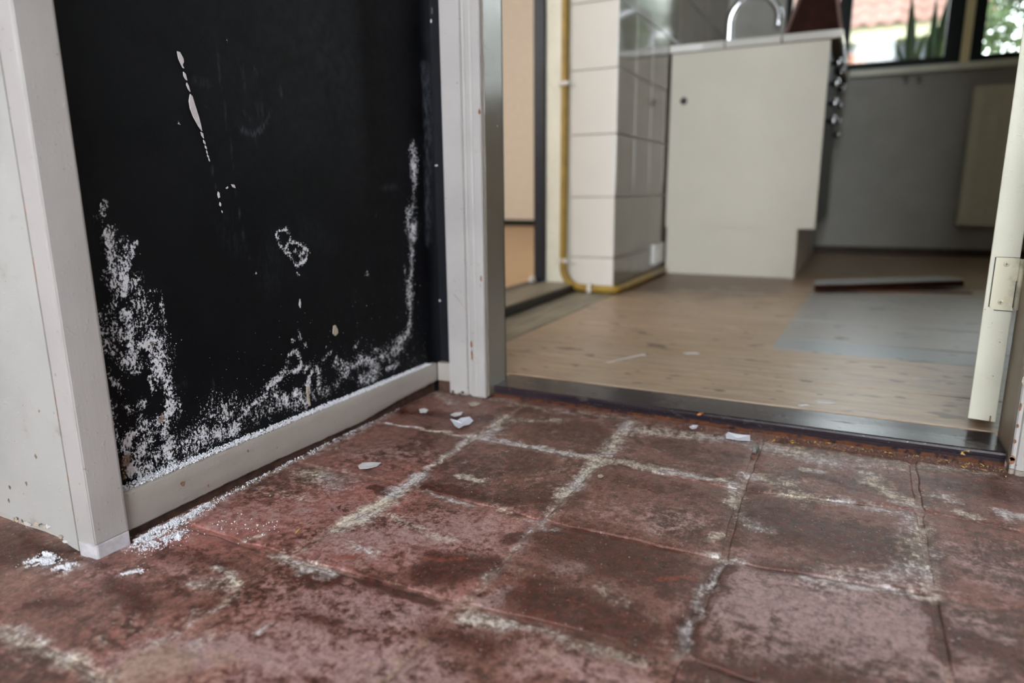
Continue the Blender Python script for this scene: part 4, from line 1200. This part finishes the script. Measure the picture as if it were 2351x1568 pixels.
def casement(x0, x1, l, r, bot, top=2.28):
    fr = link('casement_frame', boxes_mesh('casement_frame', [(x0, x0 + l, fy0, fy1, .931, top), (x1 - r, x1, fy0, fy1, .931, top), (x0 + l, x1 - r, fy0, fy1, .931, bot), (x0 + l, x1 - r, fy0, fy1, top - .05, top)]), M['dark_green'], win)
    pn_ = boxes_mesh('pane', [(x0 + l - .005, x1 - r + .005, KY + .028, KY + .032, bot - .005, top - .045)]); pn_.materials.append(M['glass'])
    p_ = bpy.data.objects.new('pane', pn_); col.objects.link(p_); p_.parent = fr
casement(-.420, -.141, .030, .030, .969)
casement(-.140, .371, .030, .066, .969)
casement(.411, 1.16, .048, .048, .964)
box('mullion', (1.161, 1.199, KY - .012, KY + .075, .930, 2.28), M['mullion'], win, .004)
casement(1.20, 1.95, .048, .048, .964)

# ------------------------------------------------------------------ kitchen cabinet, worktop, fittings
cab = tag(empty('kitchen_cabinet', (-.42, 2.82, KF)), 'low cream kitchen cabinet with a plain end panel and dark front', 'cabinet')
box('end_panel', (-.700, -.137, 2.818, 2.838, .2085, .872), M['cab'], cab, .0015)
box('body', (-.700, -.160, 2.838, 4.03, .2085, .872), M['cab'], cab)
box('plinth', (-.695, -.197, 2.824, 4.03, KF, .2085), M['cab'], cab, .001)
k_ = lathe_mesh('panel_hole', [(.0135, 0), (.0135, .004), (.010, .006), (.0004, .006)], 18, 'y'); k_.materials.append(M['black'])
x, z = on_y(1570, 232, 2.817)
o = link('hole_cap', k_, None, cab, (x, 2.8178, z))
fy = [2.840, 3.235, 3.64, 4.028]
zs_ = [.215, .43, .565, .675, .735, .780, .868]
for a, b in zip(fy[:-1], fy[1:]):
    for z0, z1 in (((.215, .868),) if a > 3.0 and a < 3.5 else ((.215, .632), (.636, .718), (.722, .776), (.780, .868))):
        fr = box('drawer' if z1 - z0 < .3 else 'cupboard_door', (-.160, -.141, a + .002, b - .002, z0, z1), M['cab_dark'], cab, .001)
        kk = lathe_mesh('knob', [(.008, -.002), (.008, .014), (.018, .018), (.021, .028), (.016, .036), (.0004, .038)], 16, 'x'); kk.materials.append(M['chrome'])
        ko = bpy.data.objects.new('knob', kk); col.objects.link(ko); ko.parent = fr
        ko.location = (.0095, 0, min((z1 - z0) / 2, .6))
        if z1 - z0 > .3:
            ko.location[2] = (z1 - z0) - .02

wt = tag(empty('worktop', (-.40, 2.82, .872)), 'white tiled worktop on the cream cabinet', 'worktop')
box('slab', (-.708, -.110, 2.822, 4.045, .8725, .896), M['crumb'], wt)
for x0, x1 in ((-.7075, -.5025), (-.4975, -.3025), (-.2975, -.1025)):
    box('edge_tile', (x0, x1, 2.806, 2.8215, .874, .9015), M['tile_white'], wt, .003)
    for k in range(6):
        y0 = 2.8225 + .2035 * k
        box('top_tile', (x0, min(x1, -.112), y0 + .001, y0 + .2015, .896, .902), M['tile_white'], wt, .0015)
for k in range(6):
    y0 = 2.8225 + .2035 * k
    box('edge_tile', (-.1105, -.0995, y0 + .001, y0 + .2015, .874, .9018), M['tile_white'], wt, .003)

fa = tag(empty('faucet', (-.545, 3.15, .902)), 'chrome swan-neck faucet on the tiled worktop', 'faucet')
pts = [(-.545, 3.15, .902), (-.545, 3.15, .95), (-.546, 3.15, 1.03)]
cx_, cz_, rr = -.449, 1.03, .097
for k in range(1, 13):
    a = math.pi - k * math.pi * 1.06 / 12
    pts.append((cx_ + rr * math.cos(a), 3.15, cz_ + rr * math.sin(a)))
pts.append((-.357, 3.15, .985))
link('spout', tube_mesh('spout', pts, [.0165] * 3 + [.016] * 10 + [.016, .0165, .0165], 14), M['chrome'], fa)
link('base_ring', lathe_mesh('base_ring', [(.026, 0), (.026, .012), (.018, .02), (.018, .04), (.0005, .042)], 18), M['chrome'], fa, (-.545, 3.15, .902))
link('lever', tube_mesh('lever', [(-.545, 3.15, .935), (-.58, 3.14, .95), (-.62, 3.13, .96)], [.007, .006, .005], 10), M['chrome'], fa)

bx = tag(empty('tapered_box', (-.21, 3.0, .902)), 'dark brown wooden box with slanted sides on the worktop', 'box')
BY = 2.98
pl, pr_ = [on_y(*p, BY) for p in ((1800, 75), (1830, 0))], [on_y(*p, BY) for p in ((1945, 100), (1930, 0))]
ext = lambda a_, b_, z_: (a_[0] + (b_[0] - a_[0]) * (z_ - a_[1]) / (b_[1] - a_[1]), z_)
ZT = 1.30
fr_ = [ext(*pl, .903), (min(ext(*pr_, .903)[0], -.10), .903), ext(*pr_, ZT), ext(*pl, ZT)]
link('box_body', prism_mesh('box_body', fr_, 'y', BY + .008, BY + .15, .002), M['dark_brown'], bx)
for a, b, s_ in ((fr_[0], fr_[3], 1), (fr_[1], fr_[2], -1)):
    link('edge_strip', prism_mesh('edge_strip', [a, b, (b[0] + s_ * .012, b[1]), (a[0] + s_ * .012, a[1])], 'y', BY, BY + .0078), M['brown_edge'], bx)

# radiator
rad = tag(empty('radiator', (.9, 3.98, .17)), 'pale ribbed panel radiator under the kitchen window', 'radiator')
RX0, RX1, RZ0, RZ1 = .440, 1.42, .176, .808
V, Fc = [], []
n_ = int((RX1 - RX0) / .0111)
for i in range(n_ + 1):
    x = RX0 + (RX1 - RX0) * i / n_
    d = .006 * (0.5 + .5 * math.cos(2 * math.pi * (x - RX0) / .0666)) ** .6
    for z in (RZ0, RZ0 + .02, RZ0 + .035, RZ1 - .045, RZ1 - .03, RZ1):
        dd = d if RZ0 + .03 < z < RZ1 - .04 else 0.003
        V.append((x, 3.945 - .004 + dd, z))
for i in range(n_):
    for k in range(5):
        Fc.append((i * 6 + k, (i + 1) * 6 + k, (i + 1) * 6 + k + 1, i * 6 + k + 1))
link('front_panel', mesh_of('front_panel', V, Fc, True), M['radiator'], rad)
box('back_panel', (RX0, RX1, 3.955, 4.015, RZ0 + .01, RZ1 - .01), M['radiator'], rad, .004)
box('side_cover', (RX0 - .004, RX0 + .003, 3.938, 4.02, RZ0, RZ1), M['radiator'], rad, .002)
box('top_grille', (RX0, RX1, 3.942, 4.02, RZ1 - .008, RZ1 + .003), M['radiator'], rad, .001)
for x in (RX0 + .15, RX1 - .15):
    box('wall_bracket', (x, x + .03, 4.01, KY - .0006, RZ0 + .1, RZ1 - .1), M['radiator'], rad)

# yellow gas pipe along the tiled column
gp = tag(empty('gas_pipe', (-.885, 2.160, KF)), 'yellow painted pipe running down the tiled column and along the floor', 'pipe')
pts = [(-.886, 2.176, 2.40), (-.886, 2.176, 1.2), (-.886, 2.176, .5), (-.886, 2.172, .11)]
for k in range(1, 8):
    a = k / 7 * math.pi / 2
    pts.append((-.886 + .070 * (1 - math.cos(a)), 2.172 - .008 * k / 7, .11 - .074 * math.sin(a)))
pts += [(-.76, 2.160, .0355), (-.712, 2.158, .0355)]
for k in range(1, 6):
    a = k / 5 * math.pi / 2
    pts.append((-.712 + .018 * math.sin(a), 2.158 + .018 * (1 - math.cos(a)), .0355))
pts += [(-.6935, 2.30, .0355), (-.6930, 2.55, .036), (-.6930, 2.795, .036)]
link('pipe_run', tube_mesh('pipe_run', pts, .0128, 14), M['pipe'], gp)
for z in (.690, .118, 1.25):
    box('pipe_clip', (-.904, -.868, 2.160, 2.186, z, z + .014), M['clip'], gp, .002)
box('pipe_clip', (-.790, -.776, 2.144, 2.1775, .024, .052), M['clip'], gp, .002)
sk = tag(empty('wall_socket', (-.70, 2.70, .075)), 'small white square socket low on the shaded tiled side', 'socket')
box('socket_plate', (-.7083, -.690, 2.635, 2.770, .072, .150), M['clip'], sk, .003)
box('socket_insert', (-.6905, -.687, 2.67, 2.735, .092, .130), M['clip'], sk, .001)

# loose boards on the kitchen floor
t = NT('grey_weathered_board')
g = t.noise(60, 6, .6, t.mapped((.1, 1, 1), rot=(0, 0, -.5)))
M['grey_board'] = t.done(t.mix(t.step(g, .3, .7), srgb(120, 122, 124), srgb(160, 160, 160)), .6, t.bump(g, .3, .001))
A_, B_ = np.array([-.105, 2.455]), np.array([.340, 2.700])
ang = math.atan2(B_[1] - A_[1], B_[0] - A_[0]); L_ = float(np.linalg.norm(B_ - A_))
lb = empty('loose_board', (A_[0], A_[1], KF), ang)
tag(lb, 'grey weathered plank lying on the painted floorboards', 'plank')
zt = [(0, .006), (.10, .006), (.25, .009), (.4, .012), (L_, .0135)]
V = []
for u, z in zt:
    ub = max(u, .055)
    V += [(u, 0, z), (ub + .004 * (u == 0), .115, z), (ub + .004 * (u == 0), .115, z + .020), (u, 0, z + .020)]
Fc = [(0, 1, 2, 3)[::1]]
for i in range(len(zt) - 1):
    for k in range(4):
        Fc.append((i * 4 + k, (i + 1) * 4 + k, (i + 1) * 4 + (k + 1) % 4, i * 4 + (k + 1) % 4))
Fc.append(tuple((len(zt) - 1) * 4 + k for k in (3, 2, 1, 0)))
me = mesh_of('board_body', V, Fc); me.materials.append(M['dark_brown'])
o = bpy.data.objects.new('board_body', me); col.objects.link(o); o.parent = lb
V = []
for u, z in zt:
    ub = max(u, .056)
    V += [(u, .001, z + .020), (ub, .114, z + .020), (ub, .114, z + .0215), (u, .001, z + .0215)]
me = mesh_of('board_face', V, Fc); me.materials.append(M['grey_board'])
o = bpy.data.objects.new('board_face', me); col.objects.link(o); o.parent = lb
lb2 = empty('thin_lath', (-.02, 2.525, KF), math.atan2(.085, .37))
me = boxes_mesh('lath_body', [(0, .385, 0, .028, 0.0005, .0058)], .001); me.materials.append(M['brown_edge'])
lb2o = bpy.data.objects.new('lath_body', me); col.objects.link(lb2o); lb2o.parent = lb2
tag(lb2, 'thin brown lath under the grey plank', 'lath')

# ------------------------------------------------------------------ litter on the hall tiles
def scrap(name, outline, mat, label, cat, h=.0025, group=None, fold=None):
    """torn sheet: outline in measured floor points, curled edges, real thickness"""
    q = [fp(*p) for p in outline]
    cx_, cy_ = sum(a for a, b in q) / len(q), sum(b for a, b in q) / len(q)
    bm = bmesh.new()
    top = [bm.verts.new((a - cx_, b - cy_, .0012 + h * (0.25 + .75 * abs(math.sin(3.1 * i + 1))))) for i, (a, b) in enumerate(q)]
    c_ = bm.verts.new((0, 0, .0014))
    for i in range(len(top)):
        bm.faces.new((top[i], top[(i + 1) % len(top)], c_))
    bmesh.ops.subdivide_edges(bm, edges=list(bm.edges), cuts=1, use_grid_fill=True)
    me_ = bpy.data.meshes.new(name); bm.to_mesh(me_); bm.free()
    o_ = link(name, me_, mat, None, (cx_, cy_, 0))
    sm = o_.modifiers.new('thickness', 'SOLIDIFY'); sm.thickness = .0006; sm.offset = 0
    return tag(o_, label, cat, group)


scrap('paper_scrap', [(1034, 968), (1050, 972), (1058, 966), (1078, 963), (1087, 972), (1078, 980), (1066, 982), (1054, 989), (1044, 982)], M['paper'], 'torn white paper scrap with a fold on the dark red tile', 'paper', .004)
scrap('paint_flake', [(1034, 956), (1045, 951), (1063, 950), (1058, 957), (1044, 960)], M['flake'], 'flat pale flake next to the folded paper scrap', 'flake', .002)
scrap('paper_scrap', [(1665, 1004), (1672, 999), (1690, 1003), (1705, 1005), (1722, 1006), (1722, 1018), (1700, 1017), (1680, 1014), (1667, 1012)], M['paper'], 'bluish white paper scrap lying below the doorsill', 'paper', .004)
scrap('paper_scrap', [(1582, 984), (1590, 980), (1603, 981), (1598, 987), (1588, 989)], M['paper'], 'tiny white paper scrap touching the doorsill dirt', 'paper', .002)
scrap('paint_flake', [(822, 1074), (832, 1067), (855, 1065), (876, 1066), (866, 1074), (845, 1079), (826, 1080)], M['flake'], 'ragged white paint flake on the pinkish tile by the baseboard', 'flake', .0015)
scrap('paint_flake', [(962, 944), (974, 941), (984, 945), (978, 951), (965, 951)], M['flake'], 'round white flake on the corner tile near the architrave', 'flake', .002)
scrap('paint_flake', [(1075, 930), (1090, 926), (1103, 930), (1095, 935), (1080, 936)], M['chip_beige'], 'beige flake in front of the architrave foot', 'flake', .002)
scrap('paint_flake', [(1372, 1094), (1380, 1092), (1386, 1096), (1380, 1100), (1373, 1099)], M['chip_beige'], 'small round beige flake alone on the brown centre tile', 'flake', .001)
scrap('slate_chip', [(1730, 1030), (1742, 1028), (1744, 1040), (1736, 1047), (1727, 1045)], M['steel'], 'small grey chip in the joint below the doorsill', 'chip', .003)
x0, y0 = fp(678, 1228); x1, y1 = fp(693, 1216)
o = link('wood_splinter', tube_mesh('wood_splinter', [(0, 0, .0016), ((x1 - x0) * .5, (y1 - y0) * .5, .0026), (x1 - x0, y1 - y0, .002)], [.0004, .0013, .0004], 6), M['splinter'], None, (x0, y0, 0))
tag(o, 'yellow wood splinter on the red tile', 'splinter')
x0, y0 = fp(1605, 955, .0185)
o = link('wood_splinter', tube_mesh('wood_splinter', [(-.003, -.003, .0022), (0, .001, .0026), (.004, .008, .0024)], [.0010, .0024, .0010], 6), simple_mat('orange_splinter', srgb(186, 120, 66), .7), None, (x0, y0 + .003, .0178))
tag(o, 'orange wood splinter on the edge of the doorsill', 'splinter')
for px, py, s, lab in ((622, 1140, .0026, 'small dark pebble beside the baseboard foot'), (775, 1031, .0028, 'brown clod of dirt against the baseboard foot'), (745, 1018, .0030, 'black crumb of dirt against the baseboard foot')):
    x, y = fp(px, py)
    bm = bmesh.new(); bmesh.ops.create_icosphere(bm, subdivisions=2, radius=s)
    for v in bm.verts:
        v.co *= 1 + .35 * mnoise.noise(v.co * 500 + Vector((px, 0, 0))); v.co.z *= .7
    me = bpy.data.meshes.new('pebble'); bm.to_mesh(me); bm.free()
    tag(link('pebble', me, M['steel'] if px == 622 else M['crumb'], None, (x, y, s * .6)), lab, 'pebble')
cs, sz = [], []
for _ in range(900):
    u = rng.random()
    if u < .45:
        x, y = rng.uniform(-.42, .2), 1.034 - abs(rng.gauss(0, .012))
    elif u < .7:
        x, y = rng.uniform(-.30, .2), 1.030 - abs(rng.gauss(0, .03))
    else:
        x, y = rng.uniform(-.42, .4), rng.uniform(.3, 1.02)
    cs.append((x, y, .0010)); sz.append(rng.uniform(.0003, .0011))
tag(link('floor_grit', grains_mesh('floor_grit', cs, sz), M['crumb']), 'fine brown grit scattered over the tiles', 'grit', kind='stuff')
cs, sz = [], []
for _ in range(90):
    x = rng.uniform(-.1, .2); y = 1.033 - abs(rng.gauss(0, .016))
    cs.append((x, y, .0012)); sz.append(rng.uniform(.0006, .0018))
tag(link('wood_shavings', grains_mesh('wood_shavings', cs, sz, (2.2, .6, .4)), M['splinter']), 'pale wood shavings along the doorsill foot', 'shavings', kind='stuff')

# ------------------------------------------------------------------ outside the kitchen window
M['grass'] = simple_mat('garden_ground', srgb(96, 110, 78), .9, vary=.3, scale=3)
struct(box('ground_garden', (-30, 30, 4.3, 45, -.5, -.15), M['grass']), 'green garden ground outside', 'ground')
house = tag(empty('neighbour_house', (4, 13, -.15)), 'neighbouring house with a red tiled roof and cream eaves', 'house')
HY = 13.0
def at_y(px, py, y):
    return on_y(px, py, y)
z_eave = at_y(2000, 62, HY)[1]; z_f = at_y(2000, 93, HY)[1]
M['hwall'] = simple_mat('grey_render', srgb(70, 73, 78), .9, vary=.1)
M['fascia'] = simple_mat('cream_fascia', srgb(152, 146, 120), .6, vary=.03)
M['roof'] = simple_mat('red_roof_tile', srgb(96, 68, 58), .8, vary=.18, scale=4)
box('wall', (-3, 1.4, HY + .35, HY + 5.5, -.15, z_f + .1), M['hwall'], house)
box('fascia', (-3.3, 1.55, HY, HY + .12, z_f, z_eave + .02), M['fascia'], house, .01)
box('roof_batten', (-3.3, 1.55, HY + .125, HY + .16, z_f, z_eave + .13), M['roof'], house)
box('soffit', (-3.3, 1.55, HY + .12, HY + .4, z_f, z_f + .05), M['fascia'], house)
# roof courses, each a row of rounded pantiles
slope = math.radians(38)
V, Fc = [], []
nxr = 160
for r_ in range(7):
    y0 = HY - .10 + r_ * .26; zz0 = z_eave + r_ * .26 * math.tan(slope)
    base = len(V)
    for (dy, dz_) in ((0, 0), (.0, .05), (.30, .05 + .24 * math.tan(slope))):
        for i in range(nxr):
            x = -3.35 + 4.95 * i / (nxr - 1)
            V.append((x, y0 + dy, zz0 + dz_ + .030 * math.sin(x / .24 * 2 * math.pi)))
    for k in range(2):
        for i in range(nxr - 1):
            Fc.append((base + k * nxr + i, base + k * nxr + i + 1, base + (k + 1) * nxr + i + 1, base + (k + 1) * nxr + i))
o = link('roof', mesh_of('roof', V, Fc, True), M['roof'], house); tag(o, 'red pantile roof slope', kind='stuff')

# low things in front of the house
sh = tag(empty('garden_canopy', (.9, 9.0, -.15)), 'pale curved garden canopy in front of the neighbouring house', 'canopy')
cpx, cpz = at_y(2005, 128, 9.0)
pr = [(cpx - .10 + .38 * math.cos(a), cpz - .45 + .55 * math.sin(a)) for a in np.linspace(math.pi, 0, 16)]
link('canopy_cover', prism_mesh('canopy_cover', pr, 'y', 9.0, 10.2), simple_mat('pale_sheet', srgb(74, 74, 78), .6, vary=.06), sh)
for s_ in (-1, 1):
    box('canopy_post', (cpx - .10 + s_ * .33 - .03, cpx - .10 + s_ * .33 + .03, 9.02, 9.08, -.15, cpz - .44), M['trim'], sh)
pot = tag(empty('brick_pillar', (0, 8, -.15)), 'orange brick pillar beside the garden canopy', 'pillar')
ppx, ppz = at_y(1962, 122, 8.0)
M['brick'] = simple_mat('orange_brick', srgb(116, 70, 46), .9, vary=.2)
nb_ = 26
hgt = (ppz + .15) / nb_
for k in range(nb_):
    for s_ in (0, 1):
        if k % 2:
            b = (ppx - .11 + s_ * .112, ppx - .002 + s_ * .112, 8.0, 8.22)
        else:
            b = (ppx - .11, ppx + .11, 8.0 + s_ * .112, 8.108 + s_ * .112)
        box('brick', (b[0], b[1], b[2], b[3], -.15 + k * hgt + .003, -.15 + (k + 1) * hgt - .003), M['brick'], pot)

# plant with sword leaves on the outer ledge
box_l = struct(box('window_ledge', (-.45, 2.0, KY + .07, KY + .42, .86, .905), M['hwall']), 'grey outer ledge of the kitchen window', 'ledge')
M['leaf'] = simple_mat('dark_green_leaf', srgb(38, 68, 38), .4, vary=.3, scale=25)
M['leaf2'] = simple_mat('yellow_green_leaf', srgb(90, 112, 54), .4, vary=.25, scale=25)
M['terra_pot'] = simple_mat('terracotta_pot', srgb(160, 92, 62), .8)


def sword_plant(x, y, leaves, label):
    e = tag(empty('sword_leaf_plant', (x, y, .905)), label, 'plant', 'sword leaf plants on the ledge')
    link('pot', lathe_mesh('pot', [(.034, 0), (.044, .055), (.048, .055), (.048, .07), (.040, .07), (.038, .06), (.0005, .058)], 20), M['terra_pot'], e, (x, y, .905))
    for dx, dy, lx, ly, hh, w in leaves:
        V_, F_ = [], []
        for k in range(9):
            u = k / 8
            ww = w * (1 - u ** 2.2) * (.75 + .5 * u * (1 - u) * 2) + .0006
            cx2, cy2, cz2 = dx + lx * u ** 1.5, dy + ly * u ** 1.5, .055 + hh * u
            V_ += [(cx2 - ww, cy2, cz2), (cx2, cy2 + .25 * ww, cz2), (cx2 + ww, cy2, cz2), (cx2, cy2 + .25 * ww + .003, cz2)]
        for k in range(8):
            for m2 in range(4):
                F_.append((k * 4 + m2, (k + 1) * 4 + m2, (k + 1) * 4 + (m2 + 1) % 4, k * 4 + (m2 + 1) % 4))
        F_ += [(3, 2, 1, 0), (32, 33, 34, 35)]
        link('leaf', mesh_of('leaf', V_, F_, True), M['leaf'] if rng.random() < .75 else M['leaf2'], e, (x, y, .905))


sword_plant(.175, KY + .20, [(-.005, 0, -.020, .0, .36, .026), (.022, .02, .045, .02, .19, .014), (-.03, .02, -.10, .02, .20, .012)], 'dark sword-leaf plant on the ledge with one tall broad leaf')
sword_plant(.272, KY + .20, [(-.006, 0, -.008, 0, .33, .022), (.014, .012, .040, 0, .38, .022), (.03, .0, .055, .0, .27, .018), (-.02, .02, -.01, .02, .16, .014)], 'bushy sword-leaf plant on the ledge beside the window stile')


def tree(name, x, y, z0, zc, r, n_l, label, cat):
    e = tag(empty(name, (x, y, z0)), label, cat)
    link('trunk', tube_mesh('trunk', [(x, y, z0), (x + .05, y, (z0 + zc) / 2), (x, y + .05, zc)], [.09, .07, .04], 10), M['dark_brown'], e)
    V_, F_ = [], []
    for _ in range(n_l):
        d = Vector((rng.gauss(0, 1), rng.gauss(0, 1), rng.gauss(0, 1))).normalized() * r * rng.random() ** .4
        if mnoise.noise(d * 2.2) < -.12:
            continue
        p = Vector((x, y, zc)) + Vector((d.x, d.y, d.z * .9))
        a = Vector((rng.gauss(0, 1), rng.gauss(0, 1), rng.gauss(0, 1))).normalized(); b = a.orthogonal().normalized()
        s_ = rng.uniform(.03, .07); i0 = len(V_)
        nrm = a.cross(b) * .012
        V_ += [p - a * s_, p + b * s_ * .45 + nrm, p + a * s_, p - b * s_ * .45 + nrm]
        F_ += [(i0, i0 + 1, i0 + 2), (i0, i0 + 2, i0 + 3)]
    o_ = link('foliage', mesh_of('foliage', V_, F_), M['leaf_lit'], e); tag(o_, kind='stuff')


M['leaf_lit'] = simple_mat('light_green_foliage', srgb(84, 102, 62), .6, vary=.35, scale=3)
tree('garden_tree', 1.62, 8.6, -.15, 2.2, .95, 9000, 'light green garden tree outside the second window pane', 'tree')
tree('garden_tree', 4.6, 11.0, -.15, 2.6, 1.3, 6000, 'rounder garden tree beside the light green one', 'tree')
